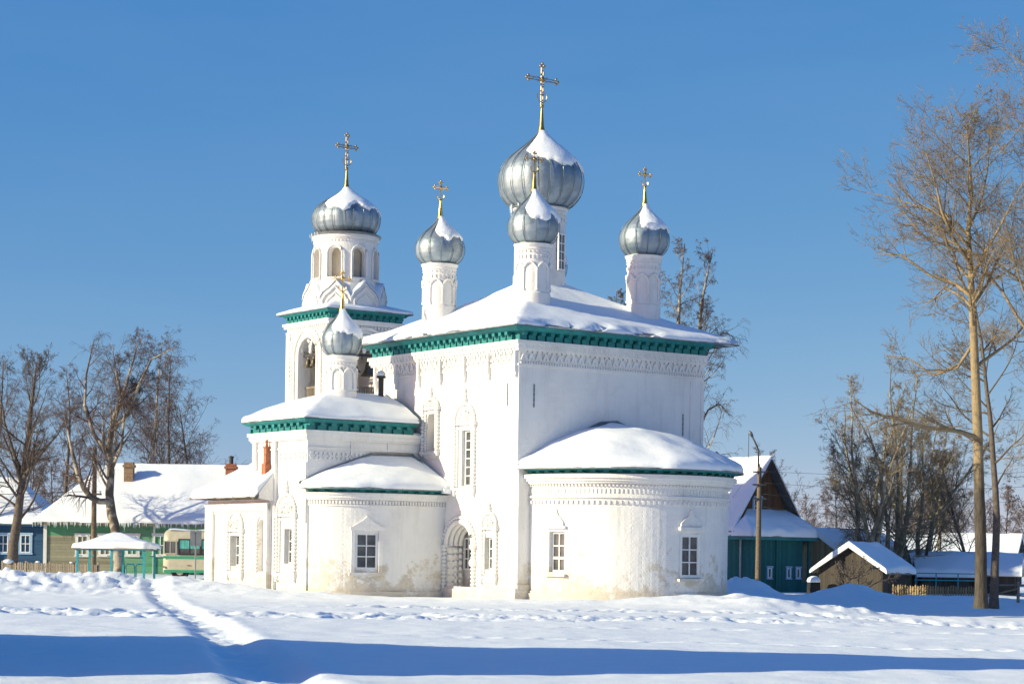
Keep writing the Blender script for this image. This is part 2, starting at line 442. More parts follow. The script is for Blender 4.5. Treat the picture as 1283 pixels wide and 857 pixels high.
def surround(parent, path, s, z0, z1, hw, finial, seed=0, arch=1.0, low=0.28, mat='trim', label=None):
    """carved casing: beaded half columns, sill with drops, scalloped kokoshnik with a cone on top"""
    mb = MB(path.T(s))
    for sg in (-1, 1):
        u = sg * (hw - .1)
        bead_column(mb, u, .05, z0 + .1, z1 - .1, .085); bead_column(mb, u - sg * .17, .03, z0 + .12, z1 - .12, .055, .11, .015)
        mb.box((u - .15, -.04, z1 - .12), (u + .15, .17, z1 + .04)); mb.box((u - .12, -.04, z0), (u + .12, .16, z0 + .12))
        mb.prism([(u - .12, z0), (u + .12, z0), (u + .05, z0 - low), (u - .05, z0 - low)], -.04, .13)
    mb.box((-hw + .22, -.04, z0 - .02), (hw - .22, .13, z0 + .09)); mb.box((-hw + .2, -.04, z0 - .2), (hw - .2, .05, z0 - .02))
    mb.box((-hw + .21, -.04, z1 - .09), (hw - .21, .12, z1 + .035))
    mb.box((-hw + .26, -.04, z1 - .26), (hw - .26, .05, z1 - .17))
    # kokoshnik
    k = 18; R0 = hw - .06
    pts = [(R0 * math.cos(PI * i / k), z1 + .04 + R0 * arch * math.sin(PI * i / k)) for i in range(k + 1)]
    mb.prism(pts, -.04, .05)
    for i in range(k + 1):
        a = PI * i / k; mb.ball(((R0 - .02) * math.cos(a), .06, z1 + .06 + (R0 - .02) * arch * math.sin(a)), .085, 7, 5)
    arc = [((R0 - .17) * math.cos(PI * i / k), .06, z1 + .05 + (R0 - .17) * arch * math.sin(PI * i / k)) for i in range(k + 1)]
    mb.tube(arc, .035, 5)
    carving(mb, 0, z1 + .06, R0 - .2, .05, seed)
    zt = z1 + .04 + R0 * arch
    if finial > zt + .1:
        pr = []
        H = finial - zt
        for i in range(13):
            q = i / 12; pr.append((max(.012, .17 * (1 - q) ** .8 + .035 * math.sin(q * 26)), zt - .06 + (H + .06) * q))
        mb.lathe(pr, 8, (0, .05))
    so = mb.build('carved_surround', M[mat], parent, smooth=True, angle=50)
    if label: so['label'] = label
    return so
# ------------------------------------------------------------------ domes and crosses
SUN_AZ = Vector((-0.934, -0.358))         # towards the sun, in plan
CH_ROT = rad(35.4)
ONION = [(0.64, 0), (0.78, .05), (.90, .125), (.965, .21), (.995, .30), (1.0, .37), (.975, .45), (.91, .53), (.81, .605), (.67, .68), (.515, .75), (.365, .815), (.24, .875), (.145, .925), (.085, .965), (.05, 1.0)]
ONION_S = [(0.62, 0), (0.77, .05), (.89, .115), (.965, .20), (1.0, .31), (.99, .38), (.93, .47), (.82, .56), (.66, .65), (.48, .73), (.33, .80), (.22, .86), (.14, .915), (.085, .96), (.05, 1.0)]
def prof_at(P_, h):
    for (r0, a), (r1, b) in zip(P_, P_[1:]):
        if a <= h <= b: return r0 + (r1 - r0) * (h - a) / (b - a)
    return P_[-1][0]
def dome(parent, c, z0, z1, R, gores, prof, seed, cap_low, cap_from=36, cap_to=300, lean=(0, 0)):
    """gored sheet-metal onion with raised seams; the snow lies on the side turned from the sun"""
    H = z1 - z0; mb = MB(); k = 3; dense = [i / 40 for i in range(41)]
    for g in range(gores):
        a0, a1 = 2 * PI * g / gores, 2 * PI * (g + 1) / gores; rows = []
        for h in dense:
            r = R * prof_at(prof, h); row = []
            for j in range(k + 1):
                a = a0 + (a1 - a0) * j / k; q = r * (1 - .035 * (1 - math.cos(PI * (j / k * 2 - 1))) * .5) * (math.cos(PI / gores) / math.cos((j / k - .5) * 2 * PI / gores)) ** .5
                row.append((c[0] + q * math.cos(a), c[1] + q * math.sin(a), z0 + H * h))
            rows.append(row)
        mb.grid(np.array(rows))
    do = mb.build('onion_dome', M['metal'], parent, smooth=True)
    sm = MB()
    for g in range(gores):
        a = 2 * PI * g / gores
        sm.tube([(c[0] + (R * prof_at(prof, h) + .01) * math.cos(a), c[1] + (R * prof_at(prof, h) + .01) * math.sin(a), z0 + H * h) for h in dense[::2]], .011 + .004 * R, 4)
    sm.lathe([(R * prof[0][0] + .03, z0 - .05), (R * prof[0][0] + .07, z0 - .02), (R * prof[0][0] + .05, z0 + .04), (R * prof[0][0] - .05, z0 + .05)], 36, c)
    sm.build('seams', M['seam'], do, smooth=True, angle=50)
    # snow
    base = math.atan2(SUN_AZ.y, SUN_AZ.x) - CH_ROT; na, nh = 72, 40; A = np.zeros((nh, na, 3))
    for i in range(nh):
        h = .30 + (.985 - .30) * i / (nh - 1)
        for j in range(na):
            a = 2 * PI * j / na; w = (math.degrees(a - base) + 720) % 360      # angle round from the sun, anticlockwise seen from above
            jag = float(fbm(math.cos(a) * 2.6 + seed * 3.1, math.sin(a) * 2.6, seed, 4)) * .26
            e = min(w - cap_from, cap_to - w) / 34.0
            low = cap_low + jag * .65 + max(0, .35 * (0.75 - e))
            f = min(1, max(-1, (h - low) / .05)); g_ = min(1, max(-1, e * 2.2 + jag * 2))
            m = min(f, g_); r = R * prof_at(prof, h)
            thick = (.035 + .03 * R) * (m ** .5 if m > 0 else m * 1.5)
            thick += .012 * float(fbm(a * 5, h * 12, seed + 3, 2)) if m > 0 else 0
            q = max(.02, r + thick - (.02 if m <= 0 else -.012)); A[i, j] = (c[0] + q * math.cos(a), c[1] + q * math.sin(a), z0 + H * h + (thick * .35 if m > 0 else 0))
    s2 = MB(); s2.grid(A, True); s2.build('snow_cap', M['rsnow'], do, smooth=True)
    return do
def cross(parent, c, z0, zs, z1, mat, rich=True, arm=None):
    """gilded spike and ball, then the pierced cross with trefoil ends and a crescent"""
    mb = MB(); H = z1 - zs; a = arm or H * .30
    mb.lathe([(.17 * (zs - z0) ** .5, z0), (.10, z0 + (zs - z0) * .25), (.055, z0 + (zs - z0) * .8), (.03, zs)], 10, c)
    mb.ball((c[0], c[1], zs - .04), .09 if rich else .065, 10, 8)
    x, y = c; r = .022 if rich else .020; zb = zs + H * .62; g = .055 if rich else 0
    def bar(p, q):
        if g:
            d = (Vector(q) - Vector(p)).normalized(); o = Vector((d.z, 0, -d.x)) * g
            mb.tube([Vector(p) + o, Vector(q) + o], r * .8, 5); mb.tube([Vector(p) - o, Vector(q) - o], r * .8, 5)
            n = int((Vector(q) - Vector(p)).length / .16)
            for i in range(n):
                m0 = Vector(p).lerp(Vector(q), i / n); m1 = Vector(p).lerp(Vector(q), (i + 1) / n); s_ = 1 if i % 2 else -1
                mb.tube([m0 + o * s_, m1 - o * s_], r * .55, 4)
        else: mb.tube([p, q], r, 6)
    bar((x, y, zs), (x, y, z1 - .06)); bar((x - a, y, zb), (x + a, y, zb))
    for (u, z, dx, dz) in ((x - a, zb, -1, 0), (x + a, zb, 1, 0), (x, z1 - .1, 0, 1)):
        e = .075 * H ** .5
        for (p, q) in ((e, 0), (0, e), (0, -e)):
            mb.ball((u + dx * p + dz * q, y, z + dz * p + dx * q), .045 * H ** .5, 7, 6)
    mb.ball((x, y, zb), .085 * H ** .5, 9, 7)
    for q in range(8):
        an = PI / 4 * q + PI / 8; L = .24 * H ** .5
        mb.tube([(x, y, zb), (x + L * math.cos(an), y, zb + L * math.sin(an))], [.016, .008], 4)
    cr = .19 * H ** .5; zc = zs + H * .22
    mb.tube([(x + cr * math.sin(t), y, zc - cr * math.cos(t)) for t in [i * .21 for i in range(-9, 10)]], .020, 5)
    if rich:
        for sg in (-1, 1):
            mb.tube([(x + sg * (.05 + .10 * math.sin(t)), y, zs + H * .30 + .10 * math.cos(t)) for t in [i * .4 for i in range(12)]], .014, 4)
    return mb.build('cross', M[mat], parent, smooth=True, angle=50)
def cupola(parent, c, zb, zd, za, zs, zt, R, r, gores, prof, seed, cap, mat_cross, arc=True, rich=False, name='cupola_drum', arcn=8, dots=True, cap_from=36, cap_to=300, arm=None):
    mb = MB(); H = zd - zb
    mb.lathe([(r + .04, zb - .6), (r + .04, zb + .12 * H), (r, zb + .14 * H), (r, zd - .30), (r + .05, zd - .26), (r + .05, zd - .2), (r + .03, zd - .18), (r + .09, zd - .1), (r + .12, zd - .02), (r * .6, zd + .02)], 32, c)
    if arc:
        hs = zb + H * .16; ht = zb + H * .55
        for q in range(arcn):
            a = 2 * PI * (q + .5) / arcn; a2 = a + 2 * PI / arcn
            x, y = c[0] + (r + .02) * math.cos(a), c[1] + (r + .02) * math.sin(a)
            mb.lathe([(.055, hs), (.075, hs + .06), (.045, hs + .1), (.045, ht - .12), (.075, ht - .06), (.06, ht)], 7, (x, y))
            pts = []
            for i in range(11):
                t = i / 10; an = a + (a2 - a) * t; pts.append((c[0] + (r + .035) * math.cos(an), c[1] + (r + .035) * math.sin(an), ht + math.sin(PI * t) * r * PI / arcn * .95))
            mb.tube(pts, .05, 5)
    if dots:
        for (zz, n, w) in ((zd - .34, 26, .07), (zd - .52, 26, .06), (zd - .60, 26, .06)):
            for q in range(n):
                a = 2 * PI * q / n; mb.T = frame(c[0] + r * math.cos(a), c[1] + r * math.sin(a), 0, math.cos(a), math.sin(a))
                mb.box((-w / 2, -.02, zz - .03), (w / 2, .045, zz + .03))
            mb.T = None
    d = mb.build(name, M['trim'], parent, smooth=True, angle=35)
    dome(d, c, zd, za, R, gores, prof, seed, cap, cap_from, cap_to)
    cross(d, c, za - .12, zs, zt, mat_cross, rich, arm)
    return d
# ================================================================== THE CHURCH
OX, OY = 0.1666, 84.0
church = empty('church', (OX, OY, 0), CH_ROT, label='white limewashed church with silver onion domes, teal cornices and a round bell tower', cat='church')
LX, LY = 9.65, 10.9
def green_cornice(name, path, z0, z1, out, step=.42, small=False):
    mb = MB(); H = z1 - z0
    sweep(mb, path, [(-.05, z0 + .02), (.05, z0 + .02), (.05, z0 + H * .62), (out * .66, z0 + H * .70), (out * .72, z0 + H * .78), (out * .86, z0 + H * .80), (out * .93, z0 + H * .9), (out, z0 + H * .92), (out, z1), (-.05, z1)])
    boxes(mb, path, .06, path.L - .06, step, step * .80, z0, z0 + H * .44, .03, out * .30)
    boxes(mb, path, .06, path.L - .06, step, step * .42, z0 + H * .42, z0 + H * .70, .03, out * .56)
    return mb.build(name, M['teal'], church)
# ---- main cube ----
cube = Path([(LX, 0), (0, 0), (0, LY), (LX, LY), (LX, 0)])
east, south = Path([(LX, 0), (0, 0)]), Path([(0, 0), (0, LY)])
mb = MB()
ops = [dict(s0=3.10, s1=3.98, z0=4.6, z1=6.9, depth=.38), dict(s0=1.36, s1=2.14, z0=1.2, z1=2.5, depth=.36),
       dict(s0=3.05, s1=5.0, z0=-.3, z1=2.15, depth=.8, arch=True, back=True), dict(s0=5.95, s1=6.6, z0=6.15, z1=7.45, depth=.4, back=True, arch=True)]
wall(mb, south, -.5, 10.5, ops, 1.2)
wall(mb, east, -.5, 10.5, (), 1.2); wall(mb, Path([(0, LY), (LX, LY), (LX, 0)]), -.5, 10.5, (), 2)
band(mb, cube, -.5, .38, .16); band(mb, cube, .38, .47, .09)
band(mb, cube, 9.34, 9.42, .05); band(mb, cube, 9.93, 10.02, .13); band(mb, cube, 10.2, 10.33, .24); band(mb, cube, 10.02, 10.2, .18)
for p_ in (east, south):
    zigzag(mb, p_, .05, p_.L - .05, .36, 9.57, 9.84, -.02, .07); boxes(mb, p_, .02, p_.L - .02, .13, .06, 9.42, 9.50, -.02, .06)
    boxes(mb, p_, .05, p_.L - .05, .24, .10, 9.99, 10.22, .02, .22, .05)
    boxes(mb, p_, .1, p_.L - .1, .24, .15, 9.84, 9.93, -.02, .09)
# short hanging shafts that divide the frieze of the south side
old = mb.T
for s_ in (.12, 2.0, 3.75, 5.55, 7.2, 9.0, 10.7):
    mb.T = south.T(s_); mb.box((-.06, -.02, 9.1), (.06, .16, 10.2)); mb.prism([(-.06, 9.1), (.06, 9.1), (.02, 8.86), (-.02, 8.86)], -.02, .12)
# corner pilaster of the east side and cramp marks
mb.T = east.T(LX - .33); mb.box((-.33, -.02, -.5), (.31, .06, 5.2)); mb.box((-.36, -.02, -.5), (.34, .12, .62))
mb.T = east.T(.75); mb.box((-.03, -.02, 5.3), (.03, .05, 9.2)); mb.box((-.6, -.02, 5.3), (-.57, .03, 9.2))
mb.T = old
mb.build('nave_wall', M['white'], church)
for (p_, s_, z) in ((south, .75, 7.75), (east, LX - .75, 7.7), (east, 1.15, 6.9)):
    mb = MB(p_.T(s_)); k = 9
    pf = [(-.02 - .012 * (i % 2), z + .92 * i / k) for i in range(k + 1)] + [(.02 + .012 * (i % 2), z + .92 * i / k) for i in reversed(range(k + 1))]
    mb.prism(pf, -.01, .03); mb.build('wall_tie', M['flash'], church)
green_cornice('nave_cornice', Path([(LX, 0), (0, 0), (0, LY)]), 10.30, 10.86, .68, .44)
mb = MB(); e = .66
green_n = green_cornice('nave_cornice', Path([(0, LY), (LX, LY), (LX, 0)]), 10.30, 10.85, .66, .5)
AP = (4.85, 5.45, 13.72)
er = densify([(LX + 1.25, -.78, 10.84), (-.78, -.78, 10.88), (-.78, LY + .78, 10.88), (LX + .78, LY + .78, 10.88), (LX + 1.25, -.78, 10.84)], .3)[:-1]
def nslide(x, y, t, n):      # the edge where sheets of snow have slid off
    return (t < .06 + .16 * fbm(x * .7, y * .7, 77, 3)) & (fbm(x * 1.1, y * 1.1, 5, 2) > .06)
roof(church, 'nave_roof', er, [AP] * len(er), .19, .14, 3, close=True, slide=nslide)
# ---- windows of the south side ----
w = window(church, south, 3.54, 4.6, 6.9, .80, .20, 2, 6); surround(w, south, 3.72, 4.45, 7.2, .80, 8.72, 1)
w = window(church, south, 1.75, 1.2, 2.5, .74, .2, 2, 3); surround(w, south, 1.86, .86, 2.9, .60, 3.95, 2, low=.25)
w = window(church, Path([(.74, 0), (.74, LY)]), 4.42, 1.15, 2.5, .66, .0, 2, 3)
# blind niche with a carved casing, high on the wall
sr = surround(church, south, 6.3, 6.0, 7.95, .66, 8.9, 3, arch=.5, low=.1)
mb = MB(south.T(6.3)); mb.box((-.16, -.38, 6.2), (.10, -.33, 7.6)); mb.build('niche_panel', M['panel'], sr)
# ---- portal ----
mb = MB(south.T(4.025)); hw = .975
for k, (q, d) in enumerate(((.0, .03), (.07, -.17), (.14, -.37), (.21, -.57))):
    R0 = hw - q + .02; A = [(R0 * math.cos(PI * i / 20), d, 2.15 + R0 * math.sin(PI * i / 20)) for i in range(21)]
    mb.tube(A, .10, 8)
    if k:
        for i in range(9): mb.ball((R0, d, -.1 + i * .26), .10, 7, 5, 1.2); mb.ball((-R0, d, -.1 + i * .26), .10, 7, 5, 1.2)
bead_column(mb, -hw - .12, .05, 0, 2.2, .10); bead_column(mb, hw + .1, .05, 0, 2.2, .10)
for i in range(23):
    a = PI * i / 22; mb.ball(((hw + .2) * math.cos(a), .04, 2.15 + (hw + .2) * math.sin(a)), .09, 7, 5)
mb.box((-hw - .28, -.03, 2.05), (-hw + .02, .18, 2.2)); mb.box((hw - .02, -.75, 2.05), (hw + .28, .18, 2.2)); mb.ball((-hw - .12, .05, 1.45), .2, 8, 6)
for i in range(8): mb.box((hw - .12, -.8 + .003 * i, -.2 + i * .29), (hw + .03, .0, .05 + i * .29))
mb.build('portal', M['trim'], church, smooth=True, angle=50)
# ---- apse ----
ac, ar, ay = 4.88, 4.28, -.6
apts = [(ac + ar, 0)] + [(ac + ar * math.cos(PI * i / 48), ay - ar * math.sin(PI * i / 48)) for i in range(49)] + [(ac - ar, 0)]
apse = Path(apts); mb = MB()
wall(mb, apse, -.5, 5.1, [dict(s0=12.58, s1=13.34, z0=1.15, z1=2.75, depth=.42), dict(s0=6.83, s1=7.83, z0=1.0, z1=2.72, depth=.22)], .3)
band(mb, apse, -.5, .30, .14); band(mb, apse, .30, .40, .07)
band(mb, apse, 4.08, 4.17, .09); band(mb, apse, 4.62, 4.66, .13); band(mb, apse, 4.66, 4.74, .18); band(mb, apse, 4.74, 4.84, .26); band(mb, apse, 4.84, 5.0, .34)
boxes(mb, apse, .1, apse.L - .1, .15, .07, 4.53, 4.60, -.02, .09); boxes(mb, apse, .1, apse.L - .1, .17, .055, 4.26, 4.43, -.02, .035); boxes(mb, apse, .1, apse.L - .1, .22, .10, 3.84, 3.98, -.02, .07)
# kokoshnik hoods over the two apse windows
mb.T = apse.T(12.96)
og = [(-.5, 0), (.5, 0), (.46, .16), (.30, .30), (.12, .42), (0, .68), (-.12, .42), (-.30, .30), (-.46, .16)]
mb.prism([(u * .75, 2.98 + z) for u, z in og], -.03, .06); mb.box((-.48, -.02, 2.86), (.48, .10, 2.97)); mb.box((-.52, -.02, .98), (.52, .12, 1.08))
mb.T = apse.T(7.33); mb.prism([(u * 1.05, 3.0 + z) for u, z in og], -.05, .09); mb.box((-.58, -.02, 2.86), (.58, .16, 2.99)); mb.box((-.60, -.02, .86), (.60, .14, .97))
mb.T = None
mb.build('apse_wall', M['white'], church)
window(church, apse, 12.96, 1.15, 2.75, .76, .22, 2, 3, 'narrow white window with its middle row closed in', .09, True)
window(church, apse, 7.33, 1.0, 2.72, 1.0, .06, 2, 3, None, .12)
green_cornice('apse_cornice', apse, 4.96, 5.22, .42, .5)
oa = densify(offset_pts(apse, .62), .3); n_ = len(oa)
roof(church, 'apse_roof', [(x, y, 5.24) for x, y in oa], [(ac + (x - ac) * .05, -.03, 7.05) for x, y in oa], .36, -.12, 11, rough=.16)
mb = MB(); mb.tube([(ac - ar - .62, -.06, 5.36), (ac - .8, -.06, 7.22), (ac + .1, -.06, 7.3)], .07, 5); mb.tube([(ac + .1, -.06, 7.3), (ac + 2.2, -.06, 6.6)], .05, 5); mb.build('roof_flashing', M['flash'], church)
# ---- side chapel ----
CX, CY0, CY1 = -5.5, 7.1, 11.7
chp = Path([(-.02, CY0), (CX, CY0), (CX, CY1), (-.02, CY1)]); ce, cs = Path([(-.02, CY0), (CX, CY0)]), Path([(CX, CY0), (CX, CY1)])
mb = MB()
wall(mb, ce, -.5, 6.9, (), 1.5); wall(mb, cs, -.5, 6.9, [dict(s0=1.0, s1=1.85, z0=1.3, z1=2.75, depth=.45)], 1); wall(mb, Path([(CX, CY1), (-.02, CY1)]), -.5, 6.9, (), 2)
band(mb, chp, 6.05, 6.12, .05); band(mb, chp, 6.42, 6.5, .10); band(mb, chp, 6.5, 6.66, .16); band(mb, chp, 6.66, 6.80, .22)
for p_, a_, b_ in ((ce, 2.0, ce.L - .05), (cs, .05, 2.4)):
    boxes(mb, p_, a_, b_, .21, .12, 5.82, 5.93, -.02, .05); boxes(mb, p_, a_, b_, .21, .12, 5.62, 5.73, -.02, .05)
    boxes(mb, p_, a_, b_, .30, .27, 5.74, 5.81, -.02, .04)
for s_ in (2.62, 4.35): mb.T = cs.T(s_); mb.box((-.13, -.02, -.5), (.13, .14, 6.8)); mb.T = None
for s_ in (.12,): mb.T = cs.T(s_); mb.box((-.1, -.02, 3.0), (.14, .06, 5.5)); mb.T = None
for s_ in (1.6, 3.4): mb.T = ce.T(s_); mb.box((-.04, -.02, 4.4), (.04, .04, 6.5)); mb.T = None
mb.build('chapel_wall', M['white'], church)
w = window(church, cs, 1.42, 1.3, 2.75, .84, .26, 2, 3); surround(w, cs, 1.62, .82, 3.35, .84, 4.85, 5)
green_cornice('chapel_cornice', Path([(-.40, CY0), (CX, CY0), (CX, CY1), (-.4, CY1)]), 6.78, 7.28, .40, .52)
oc = densify([(-.36, CY0 - .40, 7.3), (CX - .40, CY0 - .40, 7.3), (CX - .40, CY1 + .34, 7.3), (-.36, CY1 + .34, 7.3)], .3)
roof(church, 'chapel_roof', oc, [(max(-2.95, x), 9.4, 8.45) for x, y, z in oc], .17, -.16, 21)
mb = MB(); mb.tube([(-.37, CY0 - .42, 7.36), (-.37, 9.35, 8.62)], .06, 5); mb.build('roof_flashing', M['flash'], church)
# ---- chapel apse ----
cpts = [(0, 5.15), (-1.1, 5.12), (-2.2, 5.1)] + [(-2.2 - 3.2 * math.sin(PI / 2 * i / 22), 7.1 - 2.0 * math.cos(PI / 2 * i / 22)) for i in range(1, 23)]
cap_ = Path(cpts); mb = MB()
wall(mb, cap_, -.5, 4.3, [dict(s0=3.26, s1=4.20, z0=1.12, z1=2.62, depth=.25)], .3)
band(mb, cap_, -.5, .22, .16); band(mb, cap_, 3.70, 3.76, .05); band(mb, cap_, 3.95, 4.03, .11); band(mb, cap_, 4.03, 4.16, .16); band(mb, cap_, 4.16, 4.24, .22)
boxes(mb, cap_, .05, cap_.L - .05, .14, .08, 3.78, 3.92, -.02, .07)
mb.T = cap_.T(3.72)
mb.box((-.66, -.03, 1.0), (-.5, .09, 2.8)); mb.box((.5, -.03, 1.0), (.66, .09, 2.8)); mb.box((-.72, -.03, 2.72), (.72, .16, 2.86)); mb.box((-.74, -.03, .88), (.74, .15, 1.0)); mb.box((-.5, -.03, 2.62), (.5, .06, 2.72))
mb.prism([(-.62, 2.86), (.62, 2.86), (.16, 3.14), (0, 3.3), (-.16, 3.14)], -.05, .08); mb.T = None
mb.build('chapel_apse_wall', M['white'], church)
window(church, cap_, 3.72, 1.12, 2.62, .94, .06, 2, 3, None, .09)
green_cornice('chapel_apse_cornice', cap_, 4.22, 4.42, .34, .5)
oa = densify(offset_pts(cap_, .46), .25); n_ = len(oa); oa[0] = (0, oa[0][1])
oa = oa + [(-5.86, 7.1)] if oa[-1][1] < 7.0 else oa
n_ = len(oa)
roof(church, 'chapel_apse_roof', [(x, y, 4.44) for x, y in oa], [(-.35 - 2.3 * (i / (n_ - 1)), 7.06, 5.62) for i in range(n_)], .26, -.10, 15)
mb = MB(); mb.tube([(-5.9, 7.04, 4.62), (-4.4, 7.04, 5.25), (-2.5, 7.04, 5.92), (-.45, 7.04, 5.98), (-.06, 5.1, 4.62), (-.06, 4.75, 4.5)], .07, 5); mb.build('roof_flashing', M['flash'], church)
mb = MB(); mb.box((-.34, 4.62, 4.36), (-.05, 4.9, 4.62)); mb.box((-.5, 4.5, 4.3), (-.1, 4.68, 4.5)); mb.build('snow', M['rsnow'], church)
# ---- low south annexe ----
NX, N0, N1 = -5.75, 9.78, 15.4
an = Path([(CX, N0), (NX, N0), (NX, N1), (2.0, N1)]); as_ = Path([(NX, N0), (NX, N1)]); mb = MB()
wall(mb, Path([(CX + .02, N0), (NX, N0)]), -.5, 4.0, (), 2); wall(mb, as_, -.5, 4.0, [dict(s0=2.55, s1=3.35, z0=1.15, z1=2.5, depth=.42), dict(s0=.42, s1=.95, z0=.95, z1=2.9, depth=.22, arch=True, back=True)], 1)
wall(mb, Path([(NX, N1), (2.0, N1)]), -.5, 4.0, (), 2)
band(mb, as_, 3.52, 3.6, .08); band(mb, as_, 3.72, 3.85, .16); band(mb, as_, 3.6, 3.72, .1); boxes(mb, as_, .05, as_.L - .05, .15, .08, 3.38, 3.5, -.02, .06)
band(mb, as_, -.5, .25, .10)
for s_ in (as_.L - .35, .12): mb.T = as_.T(s_); mb.box((-.34 if s_ > 1 else -.12, -.02, -.5), (.35 if s_ > 1 else .14, .13, 3.84)); mb.T = None
mb.face((CX + .02, N0 - .14, 3.9), (NX - .6, N0 - .14, 4.02), (NX - .6, N0 - .14, 4.24), (CX + .02, N0 - .14, 5.26)); mb.face((CX + .02, N0 - .14, 3.9), (NX - .6, N0 - .14, 4.02), (NX - .6, N0, 4.02), (CX + .02, N0, 3.9)); mb.build('annexe_wall', M['white'], church)
w = window(church, as_, 2.95, 1.15, 2.5, .78, .26, 2, 3); surround(w, as_, 2.95, .84, 2.72, .74, 3.3, 8, arch=1.0)
mb = MB(as_.T(.68)); bead_column(mb, .36, .03, .9, 2.9, .07); mb.tube([(.36 * math.cos(PI * i / 12), .03, 2.9 + .42 * math.sin(PI * i / 12)) for i in range(13)], .06, 6); mb.build('niche_moulding', M['trim'], church, smooth=True, angle=50)
oe = densify([(CX, N0 - .1, 4.12), (NX - .75, N0 - .1, 4.10), (NX - .75, N1 + .38, 4.08), (3.0, N1 + .38, 4.08)], .25)
def aslide(x, y, t, n): return (t < .02 + .03 * n) & (fbm(x * 1.4, y * 1.4, 4, 2) > .02)
rr = []
for x, y, z in oe:
    if y < N1 + .3: q = (min(y - N0, 0) + 0, ); rr.append((-3.4 if y > CY1 else max(-5.5, -5.5), min(y, 13.2) if y > CY1 else y, 6.1 if y > CY1 else 5.05))
    else: rr.append((max(-3.4, x), 13.2, 6.1))
roof(church, 'annexe_roof', oe, rr, .26, 0, 25, slide=aslide, rough=.40, snow_in=.03, mat=M['wood'])
mb = MB(); mb.box((-5.78, 10.16, 4.9), (-5.54, 10.5, 5.5)); mb.box((-5.72, 10.22, 5.5), (-5.54, 10.44, 6.15)); mb.box((-5.75, 10.2, 6.15), (-5.54, 10.46, 6.22)); mb.tube([(-5.63, 10.33, 6.2), (-5.63, 10.33, 6.4)], [.07, .05], 8); mb.ball((-5.63, 10.33, 6.44), .07); mb.build('chimney', M['brick'], church)
# ---- refectory between cube and tower ----
mb = MB(); rf = Path([(9.2, LY), (.4, LY), (.4, 19.6), (9.2, 19.6), (9.2, LY)]); wall(mb, rf, -.5, 5.6, (), 2); band(mb, rf, 5.2, 5.5, .15); mb.build('refectory_wall', M['white'], church)
oe = densify([(.0, LY, 5.6), (.0, 19.6, 5.6), (9.6, 19.6, 5.6), (9.6, LY, 5.6)], .4)
roof(church, 'refectory_roof', oe, [(4.8, min(max(y, LY), 19.6), 7.4) for x, y, z in oe], .25, 0, 33)
# ---- bell tower ----
TX0, TY0, TS = 2.72, 19.5, 4.08; TX1, TY1 = TX0 + TS, TY0 + TS; tcx, tcy = TX0 + TS / 2, TY0 + TS / 2
tw = Path([(TX1, TY0), (TX0, TY0), (TX0, TY1), (TX1, TY1), (TX1, TY0)])
mb = MB(); D = .62
sides = [Path([(TX1, TY0), (TX0, TY0)]), Path([(TX0, TY0), (TX0, TY1)]), Path([(TX0, TY1), (TX1, TY1)]), Path([(TX1, TY1), (TX1, TY0)])]
for q_, p_ in enumerate(sides):
    wall(mb, p_, -.5, 13.1, [dict(s0=1.20, s1=2.88, z0=8.9, z1=11.4, depth=D, arch=True, rise=1.3, back=q_ > 1)], .8)
    i0 = Path([p_(0 + D, -D)[:2], p_(TS - D, -D)[:2]]); wall(mb, i0, 8.7, 12.9, [dict(s0=1.20 - D, s1=2.88 - D, z0=8.9, z1=11.4, depth=.0, arch=True, rise=1.3)] if q_ < 2 else (), .8)
    zz = mb.T; mb.T = p_.T(TS / 2)
    for rr_, o in ((.92, .06), (1.10, .03), (1.30, .09)):
        mb.tube([(-rr_, o - .03, 8.7), (-rr_, o - .03, 11.35)] + [(-rr_ * math.cos(PI * i / 16), o - .03, 11.4 + 1.0 * rr_ * math.sin(PI * i / 16)) for i in range(1, 16)] + [(rr_, o - .03, 11.35), (rr_, o - .03, 8.7)], .075, 6)
    # hanging pendant with two small arches
    for sg in (-1, 1):
        mb.tube([(sg * .82, -.15, 11.6)] + [(sg * (.43 + .39 * math.cos(PI * i / 10)), -.15, 11.75 + .5 * math.sin(PI * i / 10)) for i in range(11)] + [(0, -.15, 11.6)], .085, 6)
    mb.box((-.60, -.2, 12.2), (.60, -.06, 12.42)); mb.ball((0, -.15, 11.58), .10, 8, 6)
    for sg in (-1, 1):
        mb.box((sg * 1.86 - .16, -.02, -.5), (sg * 1.86 + .16, .10, 12.6)); bead_column(mb, sg * 1.58, .02, 8.7, 12.2, .07, .22, .03)
    mb.T = zz
    boxes(mb, p_, .1, TS - .1, .19, .11, 12.66, 12.77, -.02, .10); boxes(mb, p_, .1, TS - .1, .13, .06, 12.40, 12.5, -.02, .05)
mb.face((TX0 + .1, TY0 + .1, 8.7), (TX1 - .1, TY0 + .1, 8.7), (TX1 - .1, TY1 - .1, 8.7), (TX0 + .1, TY1 - .1, 8.7)); mb.face((TX0 + .1, TY0 + .1, 12.9), (TX1 - .1, TY0 + .1, 12.9), (TX1 - .1, TY1 - .1, 12.9), (TX0 + .1, TY1 - .1, 12.9))
band(mb, tw, 12.55, 12.62, .07); band(mb, tw, 12.8, 12.92, .14); band(mb, tw, 12.92, 13.04, .2)
tower = mb.build('bell_tower', M['white'], church)
def green_t(name, path, z0, z1, out, step):
    o = green_cornice(name, path, z0, z1, out, step); o.parent = tower; return o
green_t('tower_cornice', Path([(TX1, TY0), (TX0, TY0), (TX0, TY1)]), 13.02, 13.5, .38, .36); green_t('tower_cornice', Path([(TX0, TY1), (TX1, TY1), (TX1, TY0)]), 13.02, 13.5, .38, .36)
